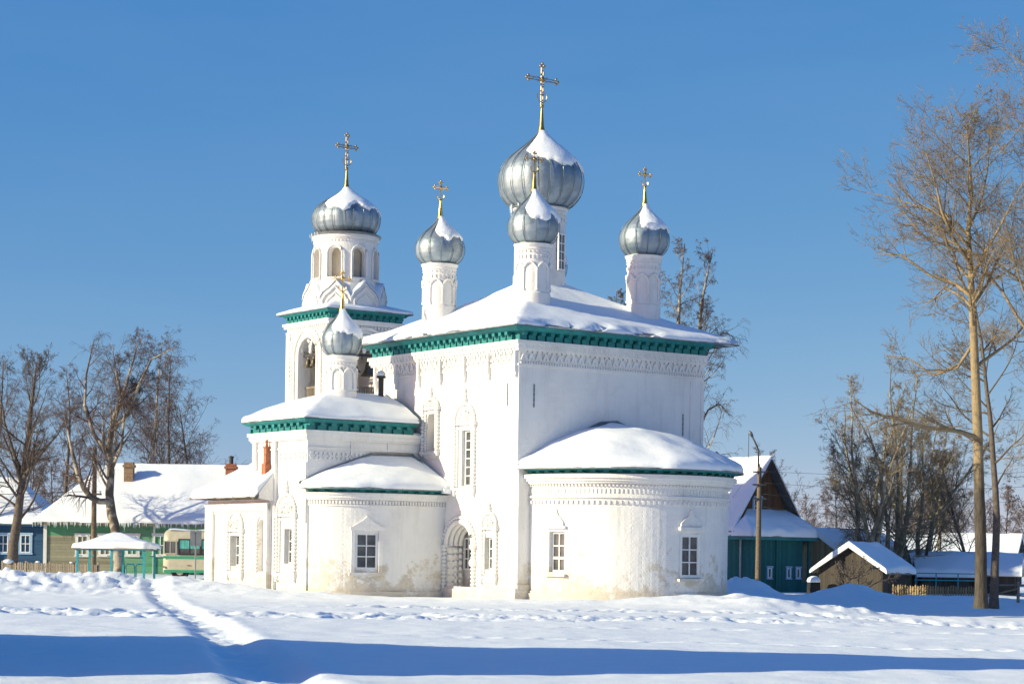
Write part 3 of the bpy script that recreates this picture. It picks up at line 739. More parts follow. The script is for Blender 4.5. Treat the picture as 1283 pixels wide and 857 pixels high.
oe = densify([(TX1 + .42, TY0 - .42, 13.52), (TX0 - .42, TY0 - .42, 13.52), (TX0 - .42, TY1 + .42, 13.52), (TX1 + .42, TY1 + .42, 13.52), (TX1 + .42, TY0 - .42, 13.52)], .25)[:-1]
ro = roof(church, 'tower_roof', oe, [(tcx, tcy, 14.35)] * len(oe), .10, 0, 41, close=True, rough=.06)
# drum with kokoshniki
RD = 1.56; dc = (tcx, tcy)
mb = MB(); circ = Path([(tcx + RD * math.cos(-2 * PI * i / 64 + .3), tcy + RD * math.sin(-2 * PI * i / 64 + .3)) for i in range(65)])
L8 = circ.L / 8
wall(mb, circ, 13.6, 17.4, [dict(s0=L8 * (k + .5) - .30, s1=L8 * (k + .5) + .30, z0=15.2, z1=16.35, depth=.42, arch=True) for k in range(8)], .2)
zz = mb.T
for k in range(8):
    mb.T = circ.T(L8 * (k + .5)); mb.tube([(-.4, .02, 15.15), (-.4, .02, 16.35)] + [(-.4 * math.cos(PI * i / 10), .02, 16.35 + .4 * math.sin(PI * i / 10)) for i in range(1, 10)] + [(.4, .02, 16.35), (.4, .02, 15.15)], .04, 5); mb.box((-.42, -.05, 15.1), (.42, .08, 15.2))
mb.T = zz
boxes(mb, circ, 0, circ.L, .17, .09, 16.95, 17.03, -.02, .035)
band(mb, circ, 17.08, 17.16, .05); band(mb, circ, 17.16, 17.30, .1)
mb.lathe([(2.0, 13.55), (2.0, 14.3), (1.6, 14.95), (1.5, 15.0)], 8, dc, PI / 8 + .0, 2 * PI + PI / 8)
drum = mb.build('tower_drum', M['trim'], church, smooth=True, angle=35)
mb = MB(); mb.lathe([(RD * .6, 13.8), (RD - .43, 13.8), (RD - .43, 17.3)], 40, dc); mb.build('drum_panel', M['panel'], drum)
mb = MB(); mb.lathe([(RD - .1, 17.28), (RD + .17, 17.3), (RD + .2, 17.36), (RD + .1, 17.42), (RD - .2, 17.46)], 48, dc); mb.build('drum_cap', M['flash'], drum, smooth=True, angle=40)
for k in range(8):
    a = PI / 4 * k + PI / 8 + PI / 8; a = PI / 4 * k
    T = frame(tcx + 1.92 * math.cos(a), tcy + 1.92 * math.sin(a), 0, math.cos(a), math.sin(a)); mb = MB(T)
    og2 = [(-.76, 13.62), (.76, 13.62), (.80, 14.1), (.62, 14.42), (.30, 14.66), (0, 14.98), (-.30, 14.66), (-.62, 14.42), (-.80, 14.1)]
    mb.prism(og2, -.5, .0)
    for q, o in ((.80, .05), (.56, .025)):
        mb.tube([(u * q, o - .02, 13.62 + (z - 13.62) * q) for u, z in og2[1:]] + [(og2[0][0] * q, o - .02, 13.62)], .05, 5)
    ko = mb.build('kokoshnik', M['trim'], church); ko.parent = drum
    mb = MB(T); A = []
    for (u, z) in og2[2:]:
        A.append([(u * 1.02, .05, z + .0), (u * 1.02, .04, z + .07), (u * .98, -.2, z + .10), (u, -.55, z + .02 + .12 * (z > 14.5))])
    mb.grid(np.array(A)); s_ = mb.build('snow', M['rsnow'], church, smooth=True); s_.parent = ko
dome(drum, dc, 17.42, 19.80, 1.70, 20, [(0.72, 0), (0.84, .05), (.93, .12), (.98, .22), (1.0, .34), (.985, .42), (.93, .50), (.83, .58), (.70, .66), (.54, .735), (.385, .80), (.25, .865), (.15, .92), (.085, .965), (.045, 1.0)], 5, .50, 20, 320)
cross(drum, dc, 19.7, 20.75, 22.45, 'goldold', True, .50)
# railings and beams of the belfry
for p_ in sides:
    mb = MB(p_.T(TS / 2)); mb.box((-.84, -.42, 9.82), (.84, -.34, 9.9)); mb.box((-.84, -.42, 9.12), (.84, -.34, 9.18))
    for k in range(12): u = -.8 + 1.6 * (k + .5) / 12; mb.box((u - .035, -.40, 8.9), (u + .035, -.36, 9.84))
    mb.build('railing', M['wood'], tower)
    mb = MB(p_.T(TS / 2)); mb.box((-.86, -.36, 11.36), (.86, -.24, 11.48)); mb.box((-.86, -.36, 11.56), (.86, -.24, 11.6))
    for u in (-.5, .02, .5): mb.tube([(u, -.3, 11.4), (u, -.3, 11.2)], .02, 5)
    mb.build('bell_beam', M['iron'], tower)
# stove pipe
mb = MB(); q = (-.75, 9.15); mb.lathe([(.12, 8.2), (.12, 9.35)], 12, q); mb.lathe([(.20, 9.32), (.20, 9.40), (.03, 9.55)], 12, q); sp = mb.build('stove_pipe', M['iron'], church, smooth=True, angle=40)
mb = MB(); mb.lathe([(.19, 9.42), (.20, 9.5), (.12, 9.62), (.01, 9.66)], 12, q); mb.build('snow', M['rsnow'], sp, smooth=True)
# ---- cupolas ----
cupola(church, (4.9, 5.45), 13.4, 16.75, 20.12, 21.2, 23.0, 1.86, 1.10, 19, ONION, 1, .52, 'goldold', rich=True, cap_from=34, cap_to=300, arm=.74, arc=False)
cupola(church, (2.42, 2.5), 12.3, 14.62, 16.92, 17.6, 18.5, 1.09, .70, 12, ONION_S, 2, .43, 'goldold', cap_from=40, cap_to=190, arm=.36)
cupola(church, (1.52, 8.15), 12.2, 14.3, 16.4, 17.1, 17.95, 1.08, .69, 12, ONION_S, 3, .47, 'gold', cap_from=50, cap_to=200, arm=.30)
cupola(church, (7.97, 2.1), 12.2, 14.62, 16.87, 17.6, 18.42, 1.09, .70, 12, ONION_S, 4, .45, 'gold', cap_from=40, cap_to=230, arm=.28)
cupola(church, (7.19, 8.32), 12.0, 14.0, 16.3, 17.0, 17.8, 1.08, .70, 12, ONION_S, 6, .45, 'gold', cap_from=40, cap_to=230, arm=.28)
cupola(church, (-2.80, 9.05), 8.4, 10.12, 12.13, 12.85, 13.75, .90, .63, 12, ONION_S, 7, .42, 'gold', cap_from=32, cap_to=170, arm=.32)
# two tall windows in the drum of the great dome
for nm in ('window',):
    for a in (PI * 1.5 + .3, PI + .3):
        pth = Path([(4.9 + 1.10 * math.cos(a + .3), 5.45 + 1.10 * math.sin(a + .3)), (4.9 + 1.10 * math.cos(a - .3), 5.45 + 1.10 * math.sin(a - .3))])
        window(church, pth, pth.L / 2, 14.0, 15.6, .5, -.08, 2, 4)
# icicles under the domes
rn = random.Random(3)
for (c, z, R, a0, a1, n) in (((4.9, 5.45), 16.8, 1.3, 2.2, 3.9, 9), (dc, 17.36, 1.75, 2.2, 3.6, 4)):
    for k in range(n):
        a = rn.uniform(a0, a1); L = rn.uniform(.12, .5); x, y = c[0] + R * math.cos(a), c[1] + R * math.sin(a); mb = MB(); mb.tube([(x, y, z + .05), (x, y, z - L)], [.028, .004], 5); mb.build('icicle', M['ice'], church)
# ---- bells hang in the arches: things of their own ----
def bell(loc, r, label):
    mb = MB(); mb.lathe([(.02, 0), (r * .22, -.02), (r * .42, -.10 * r / .3), (r * .52, -r * .9), (r * .68, -r * 1.35), (r * .98, -r * 1.7), (r, -r * 1.78), (r * .9, -r * 1.78), (r * .5, -r * .9), (.02, -.2 * r)], 18)
    mb.tube([(0, 0, -r * .3), (0, 0, -r * 1.75)], .02, 5); mb.ball((0, 0, -r * 1.75), r * .16, 7, 5)
    mb.tube([(0, 0, -.02), (0, 0, .16)], .03, 6)
    o = mb.build('bell', M['bronze'], None, smooth=True, angle=40)
    a = Matrix.Rotation(CH_ROT, 4, 'Z') @ Vector(loc); o.location = (a.x + OX, a.y + OY, loc[2]); tag(o, label, 'bell', 'bells in the bell tower')
BL = []
sx = TX0 + .30
bell((sx, tcy + .50, 11.26), .23, 'small bronze bell hanging leftmost in the left arch of the bell tower')
bell((sx, tcy - .02, 11.26), .21, 'small bronze bell hanging between two others in the left arch of the bell tower')
bell((sx, tcy - .50, 11.26), .20, 'small bronze bell hanging rightmost in the left arch of the bell tower')
bell((tcx - .50, TY0 + .30, 11.2), .36, 'bronze bell beside the small front cupola, left one in the right tower arch')
bell((tcx + .42, TY0 + .30, 11.2), .44, 'largest bronze bell, right one in the right tower arch above the nave roof')
# ================================================================== SNOWY GROUND (one sheet to the horizon)
def trail_x(y):
    """centre line of the trodden path, by distance from the camera"""
    return np.interp(y, [26, 29, 33, 38, 44, 50, 56, 62, 70, 80, 90], [-2.55, -3.2, -3.95, -4.85, -6.0, -7.1, -8.2, -9.5, -11.2, -13.2, -15.3])
def church_local(x, y):
    dx, dy = x - OX, y - OY; c, s = math.cos(CH_ROT), math.sin(CH_ROT)
    return dx * c + dy * s, -dx * s + dy * c
def ground_z(x, y, fine=True):
    x = np.asarray(x, float); y = np.asarray(y, float)
    z = 0.10 * fbm(x * .06, y * .05, 1, 3) + 0.07 * fbm(x * .22, y * .16, 2, 3)
    z = z * smooth(18, 30, y) * (1 - smooth(160, 300, y))
    z = z + 0.45 * smooth(100, 124, y) * smooth(2, -14, x)                                        # the street side lies a little higher
    z = z - 0.42 * smooth(7, 17, x) * smooth(50, 70, y) * (1 - smooth(84, 100, y))                  # hollow right of the apse
    # trodden path
    d = x - trail_x(y); wd = np.interp(y, [26, 40, 60, 90], [.60, .50, .50, .42])
    inside = np.exp(-(d / wd) ** 4) * (1 - smooth(84, 92, y))
    z = z - 0.17 * inside + 0.035 * np.exp(-((np.abs(d) - wd * 1.5) / (wd * .55)) ** 2) * (1 - smooth(84, 92, y)) * (0.8 + fbm(x * .9, y * .9, 6, 3))
    if fine: z = z + inside * 0.16 * fbm(x * 2.6, y * 2.0, 8, 3)
    # churned band in front of the church and on to the left
    wob = 1.4 * fbm(x * .12, y * 0 + 3, 12, 2)
    b = np.exp(-((y - 61.5 - wob) / 3.0) ** 4) * smooth(15, 4, x) + .8 * np.exp(-((y - 71.5 - wob) / 1.5) ** 4) * smooth(-12, -2, x)
    ch = fbm(x * 1.5, y * .9, 14, 4)
    z = z + b * (0.14 * ch + .17 * np.abs(fbm(x * 2.6, y * 1.4, 15, 3)) - .07)
    z = z - .10 * np.minimum(b * 1.3, 1) * smooth(.10, .22, fbm(x * 2.6 + 4, y * 1.6, 19, 2))
    for (yy, s, ph) in ((52.5, .055, .4), (44.9, -.12, 2.0)):
        t = y - (yy + s * x + .5 * np.sin(x * .23 + ph)); z = z - .09 * np.exp(-(t / .28) ** 2) * (np.sin(x * 7.5 + 3 * np.sin(x * .7)) > -.2) * smooth(-3, 1, x)
    # snow thrown up round the apse and along the walls
    for (cx, cy, rx, ry, h, sd) in ((11.6, 77.5, 4.5, 1.6, .30, 1), (9.0, 76.2, 2.4, 1.2, .24, 2), (15.5, 73.8, 5.5, 1.5, .24, 3), (7.6, 79.0, 3.2, 1.0, .30, 4), (4.0, 78.2, 4.0, .9, .14, 5), (-1.5, 80.5, 4.0, 1.2, .12, 6),
                                (-9.2, 83.6, 4.5, 2.2, .20, 7), (-12.9, 86.5, 3.6, 3.2, .40, 8), (-14.4, 89.5, 3.0, 3.0, .40, 18), (-19.6, 85.0, 3.2, 2.2, .52, 9), (-23.5, 84.0, 3.5, 2.2, .70, 10), (-16.8, 86.2, 2.0, 1.4, .40, 11), (-21.8, 92, 5.0, 3.0, .40, 12), (-17.5, 96.5, 4.0, 3.0, .30, 13), (-27.5, 95, 3.0, 3.0, .75, 14),
                                (15.9, 99.0, 1.7, 1.6, .62, 15), (19.5, 101, 2.0, 2, .2, 16), (21, 96, 4.5, 2.5, .30, 17), (11.0, 101.0, 1.3, 2.0, .95, 19)):
        q = ((x - cx) / rx) ** 2 + ((y - cy) / ry) ** 2
        z = z + h * np.exp(-q) * (1 + .55 * fbm(x * .8, y * .8, 20 + sd, 3))
    # lumps of ploughed snow
    pl = np.exp(-(((x + 22) / 6.0) ** 2 + ((y - 84.4) / 2.6) ** 2)) + np.exp(-(((x + 16.5) / 2.2) ** 2 + ((y - 85.8) / 1.6) ** 2)) + .5 * np.exp(-(((x - 11.5) / 4.5) ** 2 + ((y - 76.8) / 1.3) ** 2)) + .6 * np.exp(-(((x - 11.0) / 1.8) ** 2 + ((y - 101.5) / 1.8) ** 2)) + .3 * np.exp(-(((x + 13) / 4.0) ** 2 + ((y - 84) / 1.4) ** 2))
    z = z + np.minimum(pl, 1) * (.34 * (.35 - np.abs(fbm(x * .9, y * .8, 44, 3))) + .30 * (.3 - np.abs(fbm(x * 1.9, y * 1.7, 45, 3))) + .16 * np.abs(fbm(x * 4.0, y * 3.4, 46, 2)) - .10)
    # the snow is scooped out close to the walls by the wind
    lx, ly = church_local(x, y)
    if fine: z = z + (.030 * fbm(x * 1.1, y * .7, 60, 4) + .022 * np.abs(fbm(x * .35 + y * .2, y * 1.5, 61, 3))) * smooth(24, 30, y)
    return z
def build_ground():
    ys = np.concatenate([[-80, -30, -5, 8, 16, 21], np.arange(24, 48, .14), np.arange(48, 108, .22), np.arange(108, 150, 1.2), [155, 165, 180, 200, 240, 300, 400, 600, 900, 1500, 2600, 4000]])
    xs = np.concatenate([[-2500, -1200, -600, -300, -180, -120, -90, -70, -60, -52, -46, -41, -37, -34, -32], np.arange(-30, -20, .16), np.arange(-20, 20, .125), np.arange(20, 29.9, .2), [32, 35, 39, 44, 50, 58, 70, 90, 120, 180, 300, 600, 1200, 2500]])
    X, Y = np.meshgrid(xs, ys); Z = ground_z(X, Y)
    V = np.stack([X, Y, Z], -1).reshape(-1, 3); nx, ny = len(xs), len(ys)
    i = np.arange(nx - 1)[None] + nx * np.arange(ny - 1)[:, None]; Fc = np.stack([i, i + 1, i + nx + 1, i + nx], -1).reshape(-1, 4)
    o = link('snow_ground', np_mesh('snow_ground', V, Fc), M['snow'], None, smooth=True); tag(o, kind='structure')
build_ground()
def gz(x, y): return float(ground_z(np.array([x]), np.array([y]), False)[0])
def at(px, depth, dz=0.0):
    p = survey(px, 697, depth); return Vector((p.x, depth, gz(p.x, depth) + dz))
# ================================================================== TREES
def tubes_mesh(name, groups):
    VV = []; FF = []; base = 0
    for (P_, R_, k) in groups:
        C_, n = P_.shape[:2]
        if C_ == 0: continue
        T = np.empty_like(P_); T[:, 1:-1] = P_[:, 2:] - P_[:, :-2]; T[:, 0] = P_[:, 1] - P_[:, 0]; T[:, -1] = P_[:, -1] - P_[:, -2]
        T /= np.maximum(np.linalg.norm(T, axis=-1, keepdims=True), 1e-9)
        ref = np.where(np.abs(T[:, :1, 2:3]) < .85, np.array([[[0, 0, 1.0]]]), np.array([[[1.0, 0, 0]]]))
        A = np.cross(T, np.broadcast_to(ref, T.shape)); A /= np.maximum(np.linalg.norm(A, axis=-1, keepdims=True), 1e-9); B = np.cross(T, A)
        an = 2 * PI * np.arange(k) / k
        V = P_[:, :, None] + R_[:, :, None, None] * (A[:, :, None] * np.cos(an)[None, None, :, None] + B[:, :, None] * np.sin(an)[None, None, :, None])
        idx = base + np.arange(C_ * n * k).reshape(C_, n, k); a = idx[:, :-1]; b = idx[:, 1:]
        FF.append(np.stack([a, np.roll(a, -1, 2), np.roll(b, -1, 2), b], -1).reshape(-1, 4)); VV.append(V.reshape(-1, 3)); base += C_ * n * k
    return np_mesh(name, np.concatenate(VV), np.concatenate(FF))
def grow(r, S, D, L, R, n, jit, trop, tip):
    """walk every branch of a level forward together"""
    C_ = len(S); P_ = np.zeros((C_, n + 1, 3)); P_[:, 0] = S; d = D.copy(); step = (L / n)[:, None]
    for i in range(n):
        d = d + r.normal(0, jit, (C_, 3)); d[:, 2] += trop * (i + 1) / n; d /= np.linalg.norm(d, axis=1, keepdims=True)
        P_[:, i + 1] = P_[:, i] + d * step
    t = np.linspace(0, 1, n + 1)[None]; RR = R[:, None] * (1 - t) + np.minimum(tip, R * .6)[:, None] * t if not np.isscalar(tip) else R[:, None] * (1 - t) + np.minimum(tip, R[:, None] * .6) * t
    return P_, RR
def spawn(r, P_, RR, cnt, t0, t1, ang, lr, falloff, rr, Lpar, power=1.0):
    C_, n = P_.shape[:2]; t = t0 + (t1 - t0) * r.random((C_, cnt)) ** power; f = t * (n - 1); i = np.minimum(f.astype(int), n - 2); w = (f - i)[..., None]; c = np.arange(C_)[:, None]
    S = P_[c, i] * (1 - w) + P_[c, i + 1] * w; T = P_[c, i + 1] - P_[c, i]; T /= np.linalg.norm(T, axis=-1, keepdims=True)
    q = r.normal(size=(C_, cnt, 3)); q -= (q * T).sum(-1, keepdims=True) * T; q /= np.linalg.norm(q, axis=-1, keepdims=True)
    a = np.radians(r.normal(ang, 9, (C_, cnt)))[..., None]; D = T * np.cos(a) + q * np.sin(a)
    L = Lpar[:, None] * lr * (1 - falloff * t) * r.uniform(.65, 1.2, (C_, cnt)); R = (RR[c, i] * (1 - w[..., 0]) + RR[c, i + 1] * w[..., 0]) * rr
    return S.reshape(-1, 3), D.reshape(-1, 3), L.ravel(), R.ravel()
KIND = {
 # limbs, (branches, twigs, twiglets), angles, tropism
 'birch': dict(n=(26, 9, 8, 5), a=(40, 44, 46, 40), lr=(.62, .45, .52, .95), tr=(.12, .0, -.28, -.75), t0=.22, rr=(.33, .5, .55, .6), tw=.0050, fall=.82, jit=(.04, .10, .13, .12)),
 'poplar': dict(n=(24, 10, 8, 4), a=(52, 44, 46, 44), lr=(.54, .52, .56, .60), tr=(.12, .08, .06, .10), t0=.30, rr=(.48, .5, .55, .6), tw=.0058, fall=.62, jit=(.035, .09, .14, .14)),
 'maple': dict(n=(28, 9, 8, 4), a=(42, 42, 44, 44), lr=(.62, .46, .52, .6), tr=(.16, .08, .04, .0), t0=.16, rr=(.36, .5, .55, .6), tw=.0052, fall=.78, jit=(.05, .10, .13, .14)),
 'shrub': dict(n=(14, 7, 5, 3), a=(38, 36, 38, 40), lr=(.6, .5, .45, .45), tr=(.10, .05, .02, .0), t0=.05, rr=(.6, .55, .55, .6), tw=.008, fall=.4, jit=(.08, .12, .13, .14)),
}
TREE_CACHE = {}
def tree_meshes(kind, H, r0, seed, stems=1, lean=(0, 0), trunk=None, extra=(), dens=1.0, width=1.0, tw=1.0, t0=None, spread=.21):
    K = KIND[kind]; r = np.random.default_rng(seed); tr = []; lv = []
    if trunk is not None:
        T = np.array(trunk, float)[None]; P0 = T[:, :, :3]; R0 = T[:, :, 3]; L0 = np.array([H])
    else:
        C_ = stems; ang = r.uniform(0, 2 * PI, C_); sp = 0 if stems == 1 else spread
        D = np.stack([sp * np.cos(ang) + lean[0], sp * np.sin(ang) + lean[1], np.ones(C_)], -1); D /= np.linalg.norm(D, axis=1, keepdims=True)
        S = np.stack([.22 * np.cos(ang) * (stems > 1), .22 * np.sin(ang) * (stems > 1), np.full(C_, -.4)], -1)
        L0 = np.full(C_, H + .4) * (r.uniform(.8, 1, C_) if stems > 1 else 1); P0, R0 = grow(r, S, D, L0, np.full(C_, r0), 14, K['jit'][0] * (1 if stems == 1 else 2), .06, .02); R0[:, 0] *= 1.35
    groups_t = [(P0, R0, 10)]
    n1 = max(3, int(K['n'][0] / (1 if stems == 1 else stems * .6)))
    S, D, L, R = spawn(r, P0, R0, n1, t0 or K['t0'], .97, K['a'][0], K['lr'][0] * width, K['fall'], K['rr'][0], L0, .85)
    P1, R1 = grow(r, S, D, L, R, 8, K['jit'][1], K['tr'][0], .010)
    ex = [np.array(e, float) for e in extra]
    if ex:
        m = max(len(e) for e in ex)
        for e in ex:
            f = np.linspace(0, len(e) - 1, 9); E_ = np.stack([np.interp(f, np.arange(len(e)), e[:, k]) for k in range(4)], -1)[None]
            P1 = np.concatenate([P1, E_[:, :, :3]]); R1 = np.concatenate([R1, E_[:, :, 3]]); L = np.concatenate([L, [np.linalg.norm(np.diff(e[:, :3], axis=0), axis=1).sum()]])
    groups_t.append((P1, R1, 6)); crown = []
    P_, RR, LL = P1, R1, L
    for k in (1, 2, 3):
        cnt = max(1, int(round(K['n'][k] * dens))) if k < 3 else K['n'][k]
        S, D, L, R = spawn(r, P_, RR, cnt, .12, 1.0, K['a'][k], K['lr'][k], .45, K['rr'][k], LL)
        R = np.maximum(R, K['tw'] * tw * (1.0 if k == 3 else 1.3)); P_, RR = grow(r, S, D, L, R, (6, 5, 3)[k - 1], K['jit'][k], K['tr'][k], K['tw'] * tw * .8); LL = L
        crown.append((P_, RR, (5, 4, 3)[k - 1]))
    return tubes_mesh('trunk', groups_t), tubes_mesh('crown', crown)
def tree(name, label, loc, kind, H, r0, seed, bark, twig, rz=0.0, group=None, key=None, scale=1.0, **k):
    root = empty(name, loc, rz, label=label, cat='tree' if name != 'bush' else 'bush', group=group); root.scale = (scale,) * 3
    if key and key in TREE_CACHE: a, b = TREE_CACHE[key]
    else:
        a, b = tree_meshes(kind, H, r0, seed, **k)
        for me, m in ((a, bark), (b, twig)):
            me.materials.append(M[m]); me.polygons.foreach_set('use_smooth', [True] * len(me.polygons))
        if key: TREE_CACHE[key] = (a, b)
    for nm, me in (('trunk', a), ('crown', b)):
        o = bpy.data.objects.new(nm, me); COL.objects.link(o); o.parent = root
    return root
M['birchbark'] = mat_bark('birch_bark', (.40, .35, .28), (.12, .10, .08), 5)
M['palebark'] = mat_bark('pale_bark', (.42, .37, .25), (.20, .17, .12), 5)
M['darkbark'] = mat_bark('dark_bark', (.13, .105, .085), None, 7)
def mat_shaded_bark():
    m, nt, b = newmat('poplar_bark_shaded_foot'); v = objc(nt); sep = N(nt, 'ShaderNodeSeparateXYZ'); nt.links.new(v, sep.inputs[0])
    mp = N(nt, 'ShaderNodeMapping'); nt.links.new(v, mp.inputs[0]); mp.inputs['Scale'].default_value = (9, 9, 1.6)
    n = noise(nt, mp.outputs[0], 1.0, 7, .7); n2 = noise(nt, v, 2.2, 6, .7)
    up = ramp(nt, n2, [(0.3, (.22, .175, .11)), (0.5, (.34, .26, .15)), (0.72, (.13, .105, .075))]); lo = ramp(nt, n, [(0.3, (.035, .03, .026)), (0.7, (.13, .11, .09))])  # dark furrowed lower bark, also painting in the church's shadow on the trunk
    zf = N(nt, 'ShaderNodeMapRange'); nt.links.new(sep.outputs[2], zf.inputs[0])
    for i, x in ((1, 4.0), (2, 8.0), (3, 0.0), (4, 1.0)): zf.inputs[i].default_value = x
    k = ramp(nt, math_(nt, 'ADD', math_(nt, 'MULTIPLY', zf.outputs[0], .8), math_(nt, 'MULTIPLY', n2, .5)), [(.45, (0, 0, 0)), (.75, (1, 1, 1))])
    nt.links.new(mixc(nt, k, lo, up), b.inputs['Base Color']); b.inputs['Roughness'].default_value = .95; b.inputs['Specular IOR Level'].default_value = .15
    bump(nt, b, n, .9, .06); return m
M['poplarbark'] = mat_shaded_bark()
M['twig'] = mat_bark('brown_twigs', (.13, .105, .095), None, 5)
M['twigred'] = mat_bark('reddish_birch_twigs', (.13, .095, .088), None, 5)
M['twiggold'] = mat_bark('golden_twigs', (.23, .185, .125), None, 5)
def rel(base, depth, pts):
    """sight-line points, stepped to a distance, as offsets from the foot of the tree"""
    out = []
    for (px, py, dd, r) in pts:
        p = survey(px, py, depth + dd); out.append((p.x - base.x, p.y - base.y, p.z - base.z, r))
    return out
def top_h(px, py, depth, base): return survey(px, py, depth).z - base.z
# ---- left of the church ----
b = at(149, 119)
tree('birch_tree', 'big birch with one limb hooked like an elbow, standing before the green house', b, 'birch', 13.5, .3, 11, 'birchbark', 'twigred',
     trunk=rel(b, 119, [(150, 722, 0, .34), (146, 668, 0, .29), (140, 645, 0, .27), (137, 620, .1, .24), (139, 590, .2, .21), (137, 560, .2, .19), (141, 530, 0, .16), (150, 505, -.2, .13), (157, 485, -.3, .10), (165, 458, -.2, .06), (172, 432, 0, .02)]),
     extra=[rel(b, 119, [(138, 628, 0, .20), (120, 628, -.4, .19), (108, 618, -.6, .17), (98, 595, -.7, .14), (90, 565, -.9, .10), (84, 535, -1, .05), (80, 515, -1, .02)]),
            rel(b, 119, [(137, 570, 0, .14), (118, 545, .4, .11), (106, 510, .8, .09), (108, 470, 1.0, .06), (118, 425, 1.0, .02)]),
            rel(b, 119, [(141, 540, 0, .13), (160, 520, -.6, .10), (175, 480, -1.0, .07), (190, 450, -1.2, .05), (222, 434, -1.4, .02)]),
            rel(b, 119, [(139, 590, 0, .12), (152, 560, -1, .09), (156, 520, -1.4, .06), (146, 470, -1.8, .04), (140, 430, -2, .015)])], t0=.28, width=.85)
b = at(17, 121)
tree('birch_tree', 'dark tall tree standing before the blue house near the left edge', b, 'maple', top_h(50, 438, 121, b), .30, 12, 'darkbark', 'twig', lean=(.10, 0), t0=.22, width=.85,
     trunk=rel(b, 121, [(15, 712, 0, .34), (17, 680, 0, .28), (22, 650, 0, .25), (26, 615, 0, .22), (32, 580, .2, .20), (36, 545, 0, .16), (39, 510, 0, .12), (43, 480, 0, .07), (46, 455, 0, .02)]),
     extra=[rel(b, 121, [(29, 600, 0, .15), (42, 580, -.5, .11), (58, 560, -.8, .08), (72, 545, -1, .04), (84, 520, -1, .02)]), rel(b, 121, [(30, 600, 0, .13), (18, 570, .5, .1), (6, 530, .7, .06), (0, 490, .8, .03), (-6, 450, 1, .02)])])
for (px, py, dp, kd, sd, st, lb, wdt) in (
      (-12, 450, 134, 'birch', 21, 1, 'birch at the very left edge rising behind the blue house', .8),
      (78, 462, 142, 'birch', 22, 1, 'slender birch behind the gap between blue and green houses', .7),
      (182, 428, 138, 'birch', 23, 1, 'drooping birch rising behind the big hooked birch and the green roof', .85),
      (210, 455, 141, 'birch', 25, 1, 'thin drooping birch behind the green house roof, right of the hooked birch', .7),
      (246, 503, 143, 'maple', 24, 1, 'round bare tree behind the right chimney of the green house', 1.0)):
    b = at(px, dp); tree('birch_tree' if kd == 'birch' else 'bare_tree', lb, b, kd, top_h(px, py, dp, b), .2, sd, 'darkbark' if sd != 23 else 'birchbark', 'twigred', width=wdt, dens=.8, t0=.2 if kd == 'maple' else None)
# ---- behind the church ----
b = at(846, 118)
tree('birch_tree', 'slender birch behind the church roof, close to the right small cupola', b, 'birch', top_h(858, 300, 118, b), .2, 31, 'birchbark', 'twig', t0=.40, width=.42, dens=.75,
     trunk=rel(b, 118, [(846, 740, 0, .24), (846, 660, 0, .20), (847, 580, 0, .17), (848, 500, 0, .14), (849, 430, 0, .11), (852, 365, 0, .07), (858, 305, 0, .02)]))
b = at(868, 119)
tree('birch_tree', 'weeping birch with hanging twigs rising past the right end of the church roof', b, 'birch', top_h(895, 310, 119, b), .2, 32, 'birchbark', 'twig', t0=.34, width=.46, dens=.8,
     trunk=rel(b, 119, [(868, 740, 0, .24), (868, 660, 0, .21), (869, 590, 0, .18), (871, 520, 0, .15), (874, 450, 0, .12), (879, 380, 0, .08), (893, 312, 0, .02)]),
     extra=[rel(b, 119, [(869, 560, 0, .08), (885, 515, .3, .06), (902, 505, .5, .04), (914, 520, .6, .015)]), rel(b, 119, [(870, 490, 0, .08), (890, 430, .3, .06), (908, 415, .5, .04), (922, 425, .6, .015)]), rel(b, 119, [(868, 620, 0, .08), (884, 575, .3, .06), (900, 565, .5, .04), (910, 585, .6, .015)])])
b = at(770, 128); tree('birch_tree', 'birch tip just showing above the church roof between cupolas', b, 'birch', top_h(770, 362, 128, b), .2, 32, 'birchbark', 'twig', t0=.5, width=.32)
